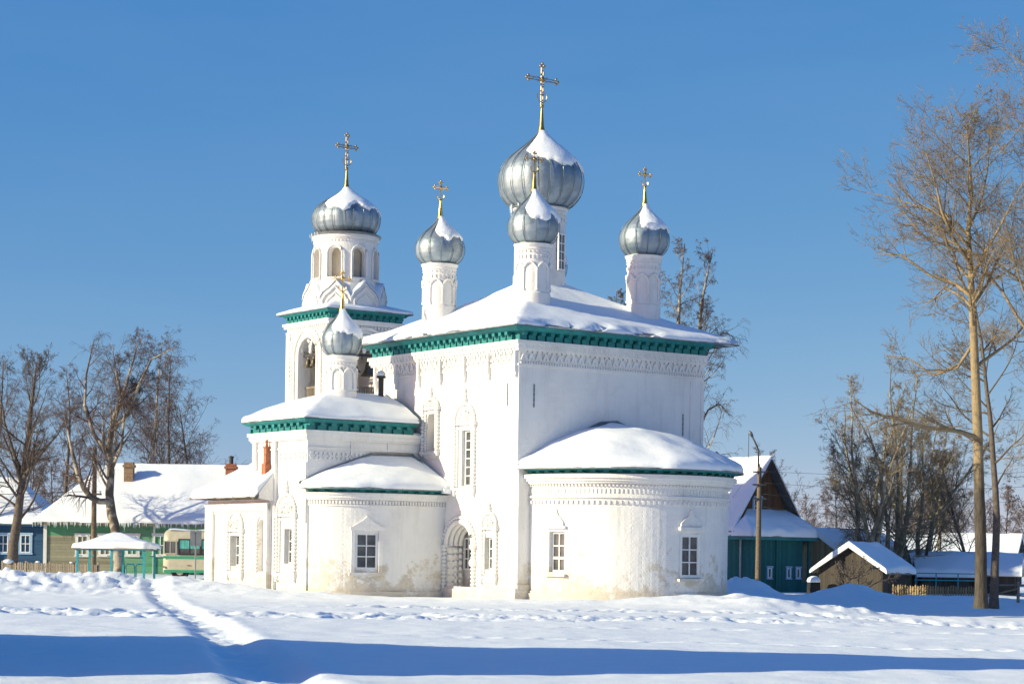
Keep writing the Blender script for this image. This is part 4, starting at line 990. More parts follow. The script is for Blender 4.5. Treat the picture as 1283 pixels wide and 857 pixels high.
# ---- right ----
b = at(982, 128); tree('bare_tree', 'small round bare tree behind the brown gable house', b, 'maple', top_h(985, 570, 128, b), .14, 33, 'darkbark', 'twig', dens=.9, width=.9)
for (px, py, dp, sd, st, lb, kd) in ((1080, 476, 116, 41, 4, 'left tree of the tall clump above the grey shed', 'maple'), (1112, 452, 118, 42, 5, 'many-stemmed pale birch in the middle of the clump behind the grey shed', 'maple'),
                                     (1146, 482, 120, 43, 4, 'right tree of the tall clump, over the far shed', 'maple'), (1176, 535, 127, 44, 1, 'thin birch between the clump and the big poplar', 'birch')):
    b = at(px, dp); tree('birch_tree', lb, b, kd, top_h(px, py, dp, b), .17, sd, 'palebark', 'twiggold', dens=1.1, stems=st, t0=.12, width=.72 if st > 1 else .62)
b = at(1229, 86, -.05)
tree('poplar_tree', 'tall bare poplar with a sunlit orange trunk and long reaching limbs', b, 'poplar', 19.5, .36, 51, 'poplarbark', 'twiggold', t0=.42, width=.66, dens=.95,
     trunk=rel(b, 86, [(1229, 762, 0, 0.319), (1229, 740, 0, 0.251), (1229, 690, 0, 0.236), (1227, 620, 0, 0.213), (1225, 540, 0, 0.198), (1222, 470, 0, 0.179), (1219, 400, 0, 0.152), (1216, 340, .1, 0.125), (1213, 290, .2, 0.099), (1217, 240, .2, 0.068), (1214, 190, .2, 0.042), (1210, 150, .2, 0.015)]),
     extra=[rel(b, 86, [(1224, 548, 0, 0.102), (1195, 538, -.8, 0.095), (1160, 537, -1.4, 0.088), (1125, 524, -1.8, 0.075), (1100, 520, -2.0, 0.054), (1085, 512, -2.2, 0.034), (1070, 500, -2.4, 0.014)]),
            rel(b, 86, [(1218, 372, 0, 0.095), (1195, 355, .6, 0.075), (1165, 345, 1.0, 0.058), (1130, 320, 1.2, 0.041), (1100, 318, 1.4, 0.014)]),
            rel(b, 86, [(1215, 330, 0, 0.082), (1195, 300, -.6, 0.068), (1180, 265, -1.0, 0.054), (1172, 230, -1.2, 0.034), (1160, 190, -1.4, 0.014)]),
            rel(b, 86, [(1214, 310, 0, 0.068), (1180, 270, .9, 0.054), (1140, 255, 1.6, 0.034), (1105, 245, 2.0, 0.020), (1075, 240, 2.2, 0.010)]),
            rel(b, 86, [(1220, 430, 0, 0.075), (1200, 460, .8, 0.061), (1170, 470, 1.4, 0.048), (1140, 450, 1.8, 0.034), (1110, 445, 2.0, 0.014)]),
            rel(b, 86, [(1217, 350, 0, 0.082), (1232, 320, -.5, 0.068), (1250, 290, -1, 0.048), (1270, 250, -1.2, 0.027), (1290, 215, -1.3, 0.014)]),
            rel(b, 86, [(1213, 290, 0, 0.054), (1230, 250, .7, 0.048), (1238, 210, 1.1, 0.034), (1240, 160, 1.3, 0.014)])])
b = at(1246, 92); tree('poplar_tree', 'thinner dark poplar close behind the right side of the orange-trunked poplar', b, 'poplar', top_h(1250, 330, 92, b), .2, 52, 'darkbark', 'twiggold', t0=.3, width=.62, dens=.8)
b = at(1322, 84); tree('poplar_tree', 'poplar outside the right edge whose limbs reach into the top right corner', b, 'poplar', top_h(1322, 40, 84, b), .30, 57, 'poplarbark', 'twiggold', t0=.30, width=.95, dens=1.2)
b = at(1066, 105.5); tree('bush', 'leafless bush in front of the grey shed', b, 'shrub', 2.1, .04, 61, 'darkbark', 'twig', stems=6)
b = at(1218, 121); tree('bare_tree', 'scrubby bare tree over the far sheds behind the big poplar', b, 'maple', top_h(1218, 560, 121, b), .13, 62, 'darkbark', 'twigred', dens=.8)
# far trees, smaller with distance
FAR = []
for i, (px, py, dp, key, kd) in enumerate(((1150, 590, 190, 'f1', 'maple'), (1172, 600, 200, 'f2', 'birch'), (1196, 612, 195, 'f1', 'maple'), (1262, 610, 205, 'f2', 'birch'), (1290, 600, 190, 'f1', 'maple'), (1045, 600, 210, 'f2', 'birch'), (1015, 625, 220, 'f1', 'maple'), (1240, 628, 230, 'f1', 'maple'),
                                      (-20, 560, 190, 'f2', 'birch'), (30, 560, 200, 'f1', 'maple'), (62, 575, 195, 'f2', 'birch'))):
    b = at(px, dp); h = top_h(px, py, dp, b)
    tree('bare_tree', 'small far bare tree in the hazy row on the horizon', b, kd, 9.0, .13, 70 + (key == 'f2'), 'darkbark', 'twigred', rz=i * 1.3, group='far trees on the horizon', key=key, scale=h / 9.0, tw=1.6, dens=.8)
# ================================================================== HOUSES, BUS, FENCES, POLES
M['grnwall'] = mat_plank('pale_green_boards', (.10, .29, .165), .15, 2, .2, (.17, .30, .20))
M['oldwall'] = mat_plank('bare_grey_boards', (.23, .225, .165), .17, 2, .3, None, (.10, .29, .165), 2.35)
M['bluewall'] = mat_plank('dark_blue_boards', (.03, .08, .16), .16, 2, .25)
M['tealwall'] = mat_plank('teal_boards', (.028, .135, .13), .14, 0, .25)
M['tealpost'] = mat_paint('turquoise_posts', (.02, .30, .36), .15, .5, 5)
M['brownwall'] = mat_plank('brown_gable_boards', (.12, .065, .035), .15, 0, .3)
M['shedgrey'] = mat_plank('grey_shed_boards', (.07, .058, .048), .14, 0, .3)
M['shedtan'] = mat_plank('tan_shed_boards', (.30, .21, .11), .16, 0, .35)
M['sheddark'] = mat_plank('dark_shed_boards', (.085, .07, .055), .15, 0, .4)
M['casing'] = mat_paint('window_casing', (.62, .64, .62), .1, .6, 4)
M['winblue'] = mat_paint('blue_casing', (.25, .40, .60), .1, .6, 4)
M['cream'] = mat_paint('cream_bus_paint', (.43, .40, .30), .15, .45, 2, (.42, .38, .28))
M['busgreen'] = mat_paint('green_bus_paint', (.03, .30, .17), .12, .45, 3)
M['curtain'] = mat_paint('teal_curtain', (.08, .36, .32), .25, .8, 6)
M['rubber'] = mat_paint('tyre_rubber', (.02, .02, .022), .2, .9, 8)
M['signback'] = mat_paint('sign_back_metal', (.16, .18, .20), .15, .5, 4, None, .4)
M['bricktan'] = mat_paint('sooty_brick', (.24, .16, .10), .4, .9, 9, (.35, .28, .2))
M['doorwood'] = mat_paint('dark_door_wood', (.10, .05, .03), .3, .7, 6)
def hwin(root, path, s, z0, z1, w, cas='casing', cols=2, rows=2, c=.12, hood=True):
    wo = window(root, path, s, z0, z1, w, .0, cols, rows, fr=.05)
    mb = MB(path.T(s)); h = w / 2
    mb.box((-h - c, -.03, z0 - c), (-h + .02, .05, z1 + c)); mb.box((h - .02, -.03, z0 - c), (h + c, .05, z1 + c))
    mb.box((-h - c - .04, -.03, z1 + .0), (h + c + .04, .075, z1 + c + .03)); mb.box((-h - c - .03, -.03, z0 - c), (h + c + .03, .085, z0 + .0))
    mb.build('casing', M[cas], wo); return wo
def chimney(root, x, y, z0, z1, w, mat, pipe=True):
    mb = MB(); h = w / 2
    mb.box((x - h, y - h, z0), (x + h, y + h, z1 - .3)); mb.box((x - h - .07, y - h - .07, z1 - .3), (x + h + .07, y + h + .07, z1 - .15)); mb.box((x - h, y - h, z1 - .15), (x + h, y + h, z1)); mb.box((x - h - .1, y - h - .1, z0), (x + h + .1, y + h + .1, z0 + .35))
    c = mb.build('chimney', M[mat], root)
    if pipe:
        mb = MB(); mb.lathe([(.13, z1), (.13, z1 + .4)], 10, (x, y)); mb.lathe([(.18, z1 + .38), (.18, z1 + .44), (.02, z1 + .5)], 10, (x, y)); mb.build('flue', M['iron'], c)
    return c
def rect_wall(mb, x0, y0, x1, y1, z0, z1):
    wall(mb, Path([(x1, y0), (x0, y0), (x0, y1), (x1, y1), (x1, y0)]), z0, z1, (), 3)
def hip(root, x0, y0, x1, y1, ze, zr, hl, hr, ov, th, seed, mat='flash', board=None, **k):
    e = densify([(x1 + ov, y0 - ov, ze), (x0 - ov, y0 - ov, ze), (x0 - ov, y1 + ov, ze), (x1 + ov, y1 + ov, ze), (x1 + ov, y0 - ov, ze)], .35)[:-1]
    ym = (y0 + y1) / 2
    ro = roof(root, 'roof', e, [(min(max(x, x0 + hl), x1 - hr), ym, zr) for x, y, z in e], th, 0, seed, M[mat], close=True, **k)
    if board:
        mb = MB(); p = Path([(x1 + ov, y0 - ov), (x0 - ov, y0 - ov), (x0 - ov, y1 + ov), (x1 + ov, y1 + ov)]); sweep(mb, p, [(-.5, ze - .12), (-.02, ze - .16), (-.02, ze - .01), (-.5, ze - .03)]); mb.build('eave_board', M[board], ro)
    return ro
# ---- long green house on the left ----
p = at(56, 125); zb = p.z - .15; gh = empty('timber_house', (p.x, 125, zb), 0, label='long timber house with pale green and bare grey boards under a snowy hipped roof', cat='house')
W_, D_ = 17.0, 8.0; zt = survey(150, 655, 124.5).z - zb
mb = MB(); wall(mb, Path([(4.3, 0), (0, 0), (0, D_)]), -.6, zt, (), 2); mb.build('bare_wall', M['oldwall'], gh)
mb = MB(); wall(mb, Path([(0, D_), (W_, D_), (W_, 0), (4.3, 0)]), -.6, zt, (), 3); mb.build('green_wall', M['grnwall'], gh)
mb = MB(); mb.box((-.08, -.08, -.6), (.12, .1, zt)); mb.box((6.4, -.07, -.6), (6.52, -.0, zt)); mb.build('corner_board', M['casing'], gh)
ghr = hip(gh, 0, 0, W_, D_, zt, survey(200, 582, 129).z - zb - .15, 2.9, 2.9, .65, .24, 52, board='woodh')
mb = MB(); rn = random.Random(8)
for k in range(150):
    x = rn.uniform(-.6, 14); L = rn.uniform(.05, .28) * (1 if rn.random() < .8 else 1.7); mb.tube([(x, -.66, zt), (x, -.66, zt - .05 - L)], [.022, .003], 4, False)
ic = mb.build('icicles', M['ice'], ghr); ic['kind'] = 'stuff'
pth = Path([(W_, 0), (0, 0)])
for px in (103.5, 132, 166, 201):
    q = survey(px, 683, 125).x - p.x; hwin(gh, pth, W_ - q, survey(px, 695, 125).z - zb, survey(px, 671, 125).z - zb, .62 if px < 190 else .72)
x = survey(161, 600, 127.5).x - p.x; chimney(gh, x, 2.7, survey(161, 606, 127.5).z - zb - .3, survey(161, 579, 127.5).z - zb, .55, 'bricktan', False)
x = survey(289, 590, 127.5).x - p.x; chimney(gh, x, 2.7, survey(289, 603, 127.5).z - zb - .3, survey(289, 581, 127.5).z - zb, .6, 'brick')
# ---- blue house at the left edge ----
p = at(55, 134); zb = p.z - .15; bh = empty('timber_house', (p.x, 134, zb), 0, label='dark blue timber house with light blue window casings at the left edge', cat='house')
zt = survey(30, 656, 134).z - zb; mb = MB(); rect_wall(mb, -9, 0, 0, 7, -.6, zt); mb.build('wall', M['bluewall'], bh)
hip(bh, -9, 0, 0, 7, zt, survey(0, 603, 137).z - zb, 2.6, 2.6, .5, .25, 55, board='bluewall')
pth = Path([(0, 0), (-9, 0)])
for px in (4, 32):
    q = survey(px, 683, 134).x - p.x; hwin(bh, pth, -q, survey(px, 692, 134).z - zb, survey(px, 670, 134).z - zb, .62, 'winblue')
# ---- bus ----
p = at(203, 113, .05); bus = empty('bus', (p.x, 113, p.z - .05), rad(2), label='small cream and green bus with teal curtains parked behind the road sign', cat='bus')
mb = MB(); Lb, Wb = 7.0, 2.4
sec = [(0, .42), (0, 1.5), (.05, 2.1), (.12, 2.42), (.3, 2.6), (.7, 2.72), (Wb - .7, 2.72), (Wb - .3, 2.6), (Wb - .12, 2.42), (Wb - .05, 2.1), (Wb, 1.5), (Wb, .42)]
rows = []
for x, sy, sz in ((0.0, .62, .80), (.04, .85, .93), (.14, .95, .98), (.4, 1, 1), (Lb - .4, 1, 1), (Lb - .1, .94, .97), (Lb, .8, .9)):
    rows.append([(x, Wb / 2 + (y - Wb / 2) * sy, .42 + (z - .42) * sz) for y, z in sec])
mb.grid(np.array(rows)); mb.f.append([len(mb.v) - len(sec) + i for i in range(len(sec))]); mb.f.append(list(range(len(sec))))
mb.build('body', M['cream'], bus, smooth=True, angle=45)
mb = MB(); mb.box((.06, -.02, 1.16), (Lb - .1, .0, 1.30)); mb.box((.10, -.025, .42), (Lb - .1, .0, .56)); mb.build('stripe', M['busgreen'], bus)
for (a, b, z0, z1, cur) in ((.14, .72, 1.45, 2.06, False), (.92, 2.0, 1.42, 2.16, True), (2.12, 3.2, 1.42, 2.16, True), (3.32, 4.4, 1.42, 2.16, True), (4.52, 5.6, 1.42, 2.16, True), (5.72, 6.6, 1.42, 2.16, False)):
    mb = MB(); f = .06
    mb.box((a - f, -.045, z0 - f), (a, .02, z1 + f)); mb.box((b, -.045, z0 - f), (b + f, .02, z1 + f)); mb.box((a, -.045, z1), (b, .02, z1 + f)); mb.box((a, -.045, z0 - f), (b, .02, z0)); mb.box(((a + b) / 2 - .02, -.035, z0), ((a + b) / 2 + .02, .0, z1))
    w = mb.build('window', M['rubber'] if cur else M['cream'], bus); mb = MB(); mb.box((a, -.02, z0), (b, .06, z1)); mb.build('pane', M['glass'], w)
    if cur:
        mb = MB(); n = 14
        mb.grid(np.array([[(a + (b - a) * i / n, -.022 - .006 * (i % 2), z) for i in range(n + 1)] for z in (z0 + .28, z1)])); mb.build('curtain', M['curtain'], w)
for x in (.95, 5.4):
    mb = MB(); mb.T = lambda q: Vector((q.x, q.z, q.y)); mb.lathe([(.05, -.01), (.3, -.02), (.46, .0), (.48, .05), (.48, .24), (.44, .26)], 22)
    mb.T = lambda q, x=x: Vector((x + q.x, .06 + q.z, .48 + q.y)); mb.v = []; mb.f = []; mb.lathe([(.14, .0), (.26, -.02), (.28, .03), (.40, -.03), (.47, .0), (.48, .06), (.48, .24), (.44, .26)], 22); w = mb.build('wheel', M['rubber'], bus, smooth=True, angle=40)
    mb = MB(lambda q, x=x: Vector((x + q.x, .05 + q.z, .48 + q.y))); mb.lathe([(.02, -.03), (.12, -.03), (.14, .02), (.24, .02), (.25, .0)], 16); mb.build('rim', M['cream'], w, smooth=True, angle=40)
mb = MB(); mb.box((.06, -.03, .66), (.14, .03, .76)); mb.box((1.35, -.03, .78), (1.5, .01, .84)); mb.build('lamp', M['brick'], bus)
mb = MB(); A = [[(x, y, 2.66 + .10 * math.sin(PI * (y - .35) / (Wb - .7)) + .03 * math.sin(x * 3)) for x in np.linspace(.25, Lb - .2, 20)] for y in np.linspace(.35, Wb - .35, 8)]; mb.grid(np.array(A)); mb.build('snow', M['rsnow'], bus, smooth=True)
# ---- canopy with turquoise posts ----
p = at(146, 105); sh = empty('canopy_shelter', (p.x, 105, p.z - .15), 0, label='open shelter on turquoise posts under a thick pillow of snow', cat='shelter')
zb = p.z - .15; ze = survey(146, 689, 105).z - zb; hw = 1.78; dd = 1.5
for (x, y) in ((-hw + .15, -dd), (hw - .15, -dd), (-hw + .15, dd), (hw - .15, dd), (.05, -dd), (.05, dd)):
    mb = MB(); mb.box((x - .05, y - .05, -.6), (x + .05, y + .05, ze)); mb.box((x - .05, y - .04, ze - .32), (x + .22 * (1 if x < 0 else -1), y + .04, ze - .26)); mb.build('post', M['tealpost'], sh)
mb = MB(); mb.box((-hw, -dd - .05, ze - .02), (hw, -dd + .06, ze + .07)); mb.box((-hw, dd - .06, ze - .02), (hw, dd + .05, ze + .07)); mb.box((-hw, -dd + .06, ze - .015), (-hw + .1, dd - .06, ze + .065)); mb.box((hw - .1, -dd + .06, ze - .015), (hw, dd - .06, ze + .065)); mb.build('beam', M['tealpost'], sh)
hip(sh, -hw, -dd, hw, dd, ze + .08, ze + .52, 1.6, 1.6, .12, .30, 61, mat='woodh', rough=.05)
for x in (.55, 1.05):
    mb = MB(); mb.tube([(x, -.4, -.5), (x, -.4, ze - .75), (x + .06, -.4, ze - .68), (x + .36, -.4, ze - .68), (x + .42, -.4, ze - .75), (x + .42, -.4, -.5)], .035, 6); mb.build('hand_rail', M['tealpost'], sh)
mb = MB(); mb.box((-.9, -1.35, .25), (1.2, -1.05, .32)); mb.box((-.8, -1.25, -.5), (-.7, -1.15, .25)); mb.box((1.0, -1.25, -.5), (1.1, -1.15, .25)); mb.build('bench', M['tealpost'], sh)
# ---- picket fence on the left ----
a, b = at(2, 114), at(122, 112)
fc = empty('picket_fence', (a.x, a.y, a.z), math.atan2(b.y - a.y, b.x - a.x), label='low weathered picket fence half buried in snow before the green house', cat='fence'); Lf = (b - a).length
mb = MB(); rn = random.Random(5); n = int(Lf / .105)
for k in range(n):
    x = Lf * (k + .5) / n; h = .78 + rn.uniform(-.05, .04); t = rn.uniform(-.02, .02); mb.prism([(x - .036, -.6), (x + .036, -.6), (x + .036 + t, h - .05), (x + t, h), (x - .036 + t, h - .05)], -.012, .012)
mb.build('pickets', M['wood'], fc)
mb = MB(); mb.box((0, .013, .5), (Lf, .055, .58)); mb.box((0, .013, .05), (Lf, .055, .12)); mb.build('rail', M['wood'], fc)
for k in range(5): mb = MB(); x = Lf * k / 4; mb.box((x - .05, .056, -.6), (x + .05, .15, .84)); mb.build('post', M['wood'], fc)
for k, (fx, wq) in enumerate(((.02, .8), (.33, .35), (.68, .3))):
    mb = MB(); mb.ball((Lf * fx + .3, .02, .80), wq * .35, 10, 6, .45); mb.build('snow', M['rsnow'], fc, smooth=True)
# ---- road sign seen from behind ----
p = at(245, 101); sg = empty('road_sign', tuple(p), 0, label='road sign on a thin post seen from behind beside the bus', cat='sign'); zb = p.z
mb = MB(); mb.lathe([(.035, -.5), (.035, survey(245, 666, 101).z - zb)], 10); mb.build('post', M['signback'], sg)
for (u0, u1) in ((-.26, -.02), (.02, .28)):
    mb = MB(); z0, z1 = survey(245, 684, 101).z - zb, survey(245, 664.5, 101).z - zb; mb.box((u0, -.05, z0), (u1, -.035, z1)); mb.box((u0 + .02, -.065, z0 + .1), (u1 - .02, -.05, z0 + .14)); mb.box((u0 + .02, -.065, z1 - .14), (u1 - .02, -.05, z1 - .1)); mb.build('panel', M['signback'], sg)
# ---- poles and wires ----
p = at(117, 122); up = empty('utility_pole', tuple(p), 0, label='wooden utility pole with a short crossarm beside the hooked birch', cat='pole'); zt = survey(117, 560, 122).z - p.z
mb = MB(); mb.lathe([(.17, -.5), (.16, 1), (.12, zt)], 10); mb.build('shaft', M['pole'], up, smooth=True, angle=40)
zc = survey(117, 619, 122).z - p.z; mb = MB(); mb.box((-.45, -.16, zc - .05), (.45, -.1, zc + .05)); mb.build('crossarm', M['pole'], up)
for x in (-.38, .38): mb = MB(); mb.lathe([(.03, zc + .05), (.05, zc + .1), (.05, zc + .16), (.02, zc + .2)], 8, (x, -.13)); mb.build('insulator', M['casing'], up)
p2 = at(950, 107); lp = empty('street_lamp', tuple(p2), 0, label='weathered lamp post with a bent arm before the brown gable house', cat='street lamp'); zt = survey(949, 585, 107).z - p2.z
mb = MB(); mb.lathe([(.15, -.5), (.145, 1), (.105, zt)], 10); mb.build('shaft', M['pole'], lp, smooth=True, angle=40)
q = lambda px, py: (survey(px, py, 107).x - p2.x, 0, survey(px, py, 107).z - p2.z)
mb = MB(); mb.tube([q(950, 590), q(950.5, 565), q(948, 558), q(941, 544)], .045, 7); mb.tube([(0, -.12, zt - .8), (0, -.12, zt + .15)], .03, 6); mb.build('arm', M['iron'], lp, smooth=True)
mb = MB(); mb.tube([q(943, 547), q(940.5, 543), q(938.5, 540)], [.06, .1, .05], 8); mb.build('lamp_head', M['signback'], lp, smooth=True)
for zz in (.25, .9, 1.6):
    mb = MB(); mb.box((-.35, -.16, zt - zz - .04), (.35, -.11, zt - zz + .04)); mb.build('crossarm', M['iron'], lp)
def cable(a, b, sag, label, grp, r=.008):
    n = 24; mb = MB(); mb.tube([(a[0] + (b[0] - a[0]) * t, a[1] + (b[1] - a[1]) * t, a[2] + (b[2] - a[2]) * t - sag * 4 * t * (1 - t)) for t in [i / n for i in range(n + 1)]], r, 4)
    tag(mb.build('power_cable', M['iron'], None, smooth=True), label, 'cable', grp)
for k, py in enumerate((590, 604, 618, 634)):
    a = survey(950, py, 107); b = survey(1420, py - 8 + 3 * k, 104); cable(a, b, .35 + .1 * k, 'thin power cable strung from the lamp post past the birch clump to the right', 'cables right of the lamp post')
a = survey(948, 578, 107); b = survey(905, 640, 118); cable(a, b, .1, 'service cable from the lamp post down to the snowy house roof', None, .008)
for k, (x, dz) in enumerate(((-.38, 0), (.38, 0))):
    z = survey(117, 619, 122).z + .18; cable((p.x + x, 121.87, z), (-44, 116, z + .3), .5, 'thin power cable running left from the wooden utility pole past the dark tree', 'cables left of the utility pole')
# ---- brown gabled house with a teal veranda ----
p = at(956, 115); zb = p.z - .2; ho = empty('timber_house', (p.x, 115, zb), rad(40), label='brown gabled timber house with a teal veranda, right of the church', cat='house')
HW = 2.35; zap = survey(956, 576, 115).z - zb; zev = survey(996, 657, 116).z - zb; HL = 9
mb = MB(); rect_wall(mb, -HW + .1, 0, HW - .1, HL, -.6, zev + .1); mb.build('wall', M['tealwall'], ho)
mb = MB(); mb.prism([(-HW - .05, zev - .1), (HW + .05, zev - .1), (0, zap - .1)], -.0, .12); mb.v = [Vector((v.x, v.y, v.z)) for v in mb.v]; mb.build('gable', M['brownwall'], ho)
for sgn in (-1, 1):
    e = densify([(sgn * (HW + .5), -.55, zev - .45), (sgn * (HW + .5), HL, zev - .45)], .4); roof(ho, 'roof', e, [(sgn * .01, y, zap) for x, y, z in e], .22, 0, 71 + sgn)
    mb = MB(); mb.tube([(sgn * (HW + .5), -.56, zev - .5), (0, -.56, zap - .05)], .07, 4); mb.build('barge_board', M['brownwall'], ho)
pth = Path([(HW, 0), (-HW, 0)]); hwin(ho, pth, HW + .55, zev + .55, zev + 1.35, .5, 'winblue')
VD = 1.5; vz = survey(985, 672, 113).z - zb
mb = MB(); wall(mb, Path([(1.5, -VD), (-HW, -VD), (-HW, -VD + .9)]), -.6, vz, (), 2); wall(mb, Path([(-HW, -.6), (-HW, 0)]), -.6, vz, (), 2); wall(mb, Path([(1.5, 0), (1.5, -VD)]), -.6, vz, (), 2); mb.build('veranda_wall', M['tealwall'], ho)
mb = MB(); mb.box((1.5, -VD, -.6), (HW - .3, -VD + .08, .75)); mb.build('veranda_parapet', M['tealwall'], ho)
for (x, y) in ((-HW, -VD + .9), (-HW, -.6), (HW - .3, -VD + .04), (-.6, -VD - .03), (-HW + .0, -VD - .0)):
    mb = MB(); mb.box((x - .06, y - .06, -.6), (x + .06, y + .06, vz)); mb.build('post', M['casing'] if (x, y) == (-HW, -VD + .9) else M['tealwall'], ho)
mb = MB(); mb.box((-HW + .25, -VD + .95, -.4), (-HW + .32, -.65, 1.95)); d_ = mb.build('door', M['doorwood'], ho); mb = MB(); mb.box((-HW + .2, -VD + 1.1, 1.0), (-HW + .249, -1.0, 1.8)); mb.build('pane', M['glass'], d_)
pth = Path([(1.5, -VD), (-HW, -VD)])
for s_ in (.35, 1.1, 2.6): hwin(ho, pth, s_, .95, 1.5, .28, 'winblue', 1, 1, .07)
e = densify([(HW - .1, .0, vz + .02), (HW - .1, -VD - .4, vz), (-HW - .5, -VD - .4, vz), (-HW - .5, .0, vz + .02)], .25)
vr = roof(ho, 'veranda_roof', e, [(min(max(x, -HW + .6), HW - .6), -.02, vz + 1.0) for x, y, z in e], .42, -.05, 75, M['woodh'], rough=.2)
mb = MB(); sweep(mb, Path([(HW - .1, 0), (HW - .1, -VD - .4), (-HW - .5, -VD - .4), (-HW - .5, 0)]), [(-.3, vz - .16), (.0, vz - .2), (.0, vz - .02), (-.3, vz - .02)]); mb.build('eave_board', M['teal'], vr)
mb = MB(); mb.tube([(0.0, 1.2, zap), (0, 1.2, zap + 1.5)], .02, 5); mb.build('antenna', M['iron'], ho)
# ---- sheds ----
def shed(label, px, depth, rz, hw, L, pe, pa, matw, seed, th=.25, ov=.35, door=True, roofm='woodh'):
    """gabled shed: eave and apex heights read as image rows at its distance"""
    p = at(px, depth); zb = p.z - .15; s = empty('shed', (p.x, depth, zb), rad(rz), label=label, cat='shed')
    ze, za = survey(px, pe, depth).z - zb, survey(px, pa, depth).z - zb
    mb = MB(); rect_wall(mb, -hw, 0, hw, L, -.6, ze); mb.face((-hw, 0, ze), (hw, 0, ze), (0, 0, za)); mb.face((-hw, L, ze), (hw, L, ze), (0, L, za)); mb.build('wall', M[matw], s)
    for sgn in (-1, 1):
        sl = (za - ze) / hw; e = densify([(sgn * (hw + ov), -ov, ze - ov * sl + .03), (sgn * (hw + ov), L + ov, ze - ov * sl + .03)], .3); roof(s, 'roof', e, [(sgn * .01, y, za + .03) for x, y, z in e], th, 0, seed + sgn, M[roofm], rough=.12)
    if door:
        mb = MB(); mb.box((-.45, -.05, -.3), (.45, -.0, min(1.7, ze - .1))); mb.box((-.52, -.03, -.3), (-.45, .0, min(1.75, ze))); d_ = mb.build('door', M['shedgrey' if matw != 'shedgrey' else 'sheddark'], s)
    return s
shed('grey gabled shed under a smooth snow roof behind the leafless bush', 1066, 108.5, -32, 1.75, 3.4, 713, 686, 'shedgrey', 81, .30)
shed('tan board shed with a snowy roof between the teal veranda and the grey shed', 1024, 121, -60, 1.7, 4.2, 686, 668, 'shedtan', 83, .3, door=False)
shed('long low dark shed with a tan end under the birch clump', 1160, 122, 78, 1.4, 3.4, 716, 697, 'shedtan', 85, .35, door=False)
shed('dark open-fronted shed under snow, left of the big poplar', 1212, 118, 84, 1.2, 2.6, 719, 704, 'sheddark', 87, .35, door=True)
shed('dark weathered shed with a wide snow roof at the right edge', 1274, 118, 75, 1.6, 4.5, 718, 700, 'sheddark', 89, .35)
shed('far pale house roof showing between the birch stems', 1125, 165, 70, 3.0, 9, 696, 668, 'shedgrey', 91, .3, door=False)
shed('far dark-walled house with a broad snow roof right of the clump', 1190, 160, 80, 2.6, 8, 700, 678, 'brownwall', 93, .3, door=False)
shed('far snow-roofed house behind the poplars at the right edge', 1275, 165, 70, 3.0, 9, 698, 674, 'sheddark', 95, .3, door=False)
p = at(1185, 115.5); tr = empty('trellis_frame', tuple(p), 0, label='turquoise railing standing before the dark open shed', cat='railing')
mb = MB()
for z in (.75, 1.12): mb.box((-1.7, -.03, z), (1.9, .03, z + .06))
for x in (-1.6, -.5, .7, 1.8): mb.box((x - .03, .031, -.4), (x + .03, .08, 1.16))
mb.build('rail', M['tealpost'], tr)
# ---- fences on the right ----
a, b = at(1118, 107), at(1226, 104)
fc = empty('picket_fence', (a.x, a.y, a.z), math.atan2(b.y - a.y, b.x - a.x), label='row of picket tips showing above the snow before the far sheds', cat='fence'); Lf = (b - a).length
mb = MB(); n = int(Lf / .14); zp = survey(1170, 733.5, 105).z - a.z
for k in range(n):
    x = Lf * (k + .5) / n; h = zp + rn.uniform(-.05, .05); mb.prism([(x - .045, -.6), (x + .045, -.6), (x + .045, h - .06), (x, h), (x - .045, h - .06)], -.012, .012)
mb.build('pickets', M['shedtan'], fc); mb = MB(); mb.box((0, .013, zp - .25), (Lf, .055, zp - .17)); mb.build('rail', M['wood'], fc)
a, b = at(1240, 96), at(1330, 92)
fc = empty('rail_fence', (a.x, a.y, a.z), math.atan2(b.y - a.y, b.x - a.x), label='broken rail fence with a slanting bar beside the big poplar trunk', cat='fence'); Lf = (b - a).length
mb = MB(); mb.tube([(0, 0, .55), (Lf, 0, .66)], .04, 6); mb.build('rail', M['wood'], fc); mb = MB(); mb.tube([(-.2, -.06, .02), (1.9, -.06, .42)], .04, 6); mb.build('rail', M['shedtan'], fc); mb = MB(); mb.tube([(-.2, -.05, .16), (Lf, -.05, .06)], .035, 6); mb.build('rail', M['wood'], fc)
for x in (.05, 1.8, 3.2): mb = MB(); mb.box((x - .05, .04, -.5), (x + .05, .14, .75)); mb.build('post', M['wood'], fc)
# ---- snow-dusted barrel ----
p = at(1020, 108.5); br_ = empty('barrel', tuple(p), 0, label='black barrel capped with snow beside the teal veranda', cat='barrel')
mb = MB(); mb.lathe([(.30, -.3), (.34, .1), (.35, .3), (.34, .32), (.35, .34), (.33, .66), (.30, .72), (.05, .73)], 20); mb.build('body', M['rubber'], br_, smooth=True, angle=40)
mb = MB(); mb.lathe([(.33, .66), (.36, .74), (.30, .88), (.16, .97), (.01, .99)], 20); mb.build('snow', M['rsnow'], br_, smooth=True)
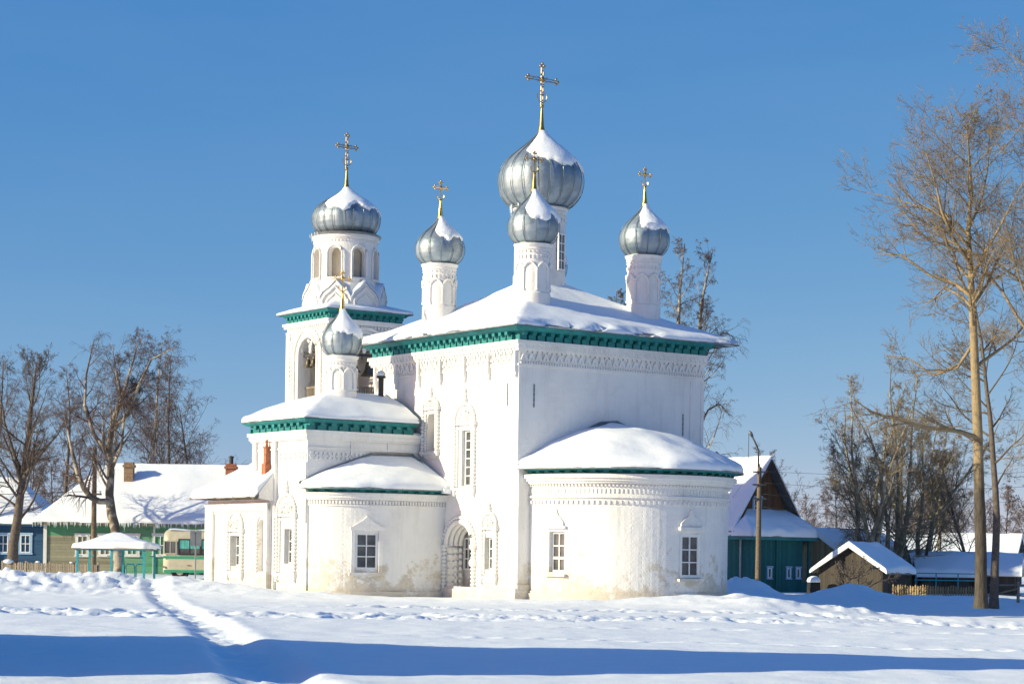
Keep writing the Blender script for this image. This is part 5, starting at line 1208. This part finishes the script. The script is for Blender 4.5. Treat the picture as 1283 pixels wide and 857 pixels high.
# ---- unseen building added left of the frame, shaped to cast the foreground shadow ----
bn = empty('shadow_caster', (-14.2, 26.2, 0), 0, label='added unseen single-pitch building outside the left edge, shaped to shade the snow', cat='shadow_caster')
BH, BL_, BW = 11.2, 16.6, 7.0
mb = MB(); x0, x1 = -BW, 0
mb.face((x1, 0, -.6), (x1, BL_, -.6), (x1, BL_, .6), (x1, 0, BH)); mb.face((x0, 0, -.6), (x0, BL_, -.6), (x0, BL_, .6), (x0, 0, BH)); mb.face((x0, 0, -.6), (x1, 0, -.6), (x1, 0, BH), (x0, 0, BH)); mb.face((x0, BL_, -.6), (x1, BL_, -.6), (x1, BL_, .6), (x0, BL_, .6)); mb.build('wall', M['sheddark'], bn)
e = densify([(x1 + .2, BL_ + .4, .45), (x0 - .2, BL_ + .4, .45)], .5); roof(bn, 'roof', e, [(x, -.1, BH + .05) for x, y, z in e], .2, 0, 99, M['woodh'])
# ------------------------------------------------------------------ light, sky, camera
EL = rad(20.0); L2 = Vector((0.934, 0.358)).normalized()
d = Vector((L2.x * math.cos(EL), L2.y * math.cos(EL), -math.sin(EL)))
sun = bpy.data.lights.new('sun', 'SUN'); sun.energy = 3.15; sun.angle = rad(0.5); sun.color = (1.0, .915, .62)
so = bpy.data.objects.new('sun', sun); COL.objects.link(so); so.rotation_euler = d.to_track_quat('-Z', 'Y').to_euler(); so.location = (-40, 20, 40)
wd = bpy.data.worlds.new('World'); scene.world = wd; wd.use_nodes = True; nt = wd.node_tree
sk = nt.nodes.new('ShaderNodeTexSky'); sk.sky_type = 'NISHITA'; sk.sun_disc = False
sk.sun_elevation = EL; sk.sun_rotation = math.atan2(-L2.x, -L2.y) % (2 * PI)
sk.altitude = 3000; sk.air_density = 0.6; sk.dust_density = 4.0; sk.ozone_density = 4.0
# grade of the sky: each channel through a power curve (cold, dry winter air)
sp = nt.nodes.new('ShaderNodeSeparateColor'); cb = nt.nodes.new('ShaderNodeCombineColor'); nt.links.new(sk.outputs[0], sp.inputs[0])
for ch, (pw, ml) in enumerate(((1.25, .72), (.63, 1.05), (.22, 2.12))):
    p_ = math_(nt, 'POWER', sp.outputs[ch], pw); nt.links.new(math_(nt, 'MULTIPLY', p_, ml), cb.inputs[ch])
# a breath of thin high cirrus
tc = nt.nodes.new('ShaderNodeTexCoord'); mp = nt.nodes.new('ShaderNodeMapping'); nt.links.new(tc.outputs['Generated'], mp.inputs[0]); mp.inputs['Scale'].default_value = (2.2, 2.2, 9.0); mp.inputs['Rotation'].default_value = (.25, .35, .2)
ci = ramp(nt, noise(nt, mp.outputs[0], 2.0, 6, .6), [(0.42, (0, 0, 0)), (0.80, (1, 1, 1))])
bg = nt.nodes['Background']; nt.links.new(mixc(nt, math_(nt, 'MULTIPLY', ci, .035), cb.outputs[0], (3.2, 3.6, 4.0)), bg.inputs[0]); bg.inputs[1].default_value = 0.10
cam = bpy.data.cameras.new('camera'); co = bpy.data.objects.new('camera', cam); COL.objects.link(co)
cam.sensor_width = 36.0; cam.lens = F * 36.0 / 1283.0; cam.shift_y = (YH - 428.5) / 1283.0; cam.clip_start = .1; cam.clip_end = 6000
co.matrix_world = Matrix(((CR, -SR, 0, 0), (0, 0, -1, 0), (SR, CR, 0, CAMH), (0, 0, 0, 1)))
scene.camera = co
vs = scene.view_settings; vs.view_transform = 'Standard'; vs.look = 'None'; vs.gamma = 1.0; vs.use_curve_mapping = False; vs.exposure = 1.1
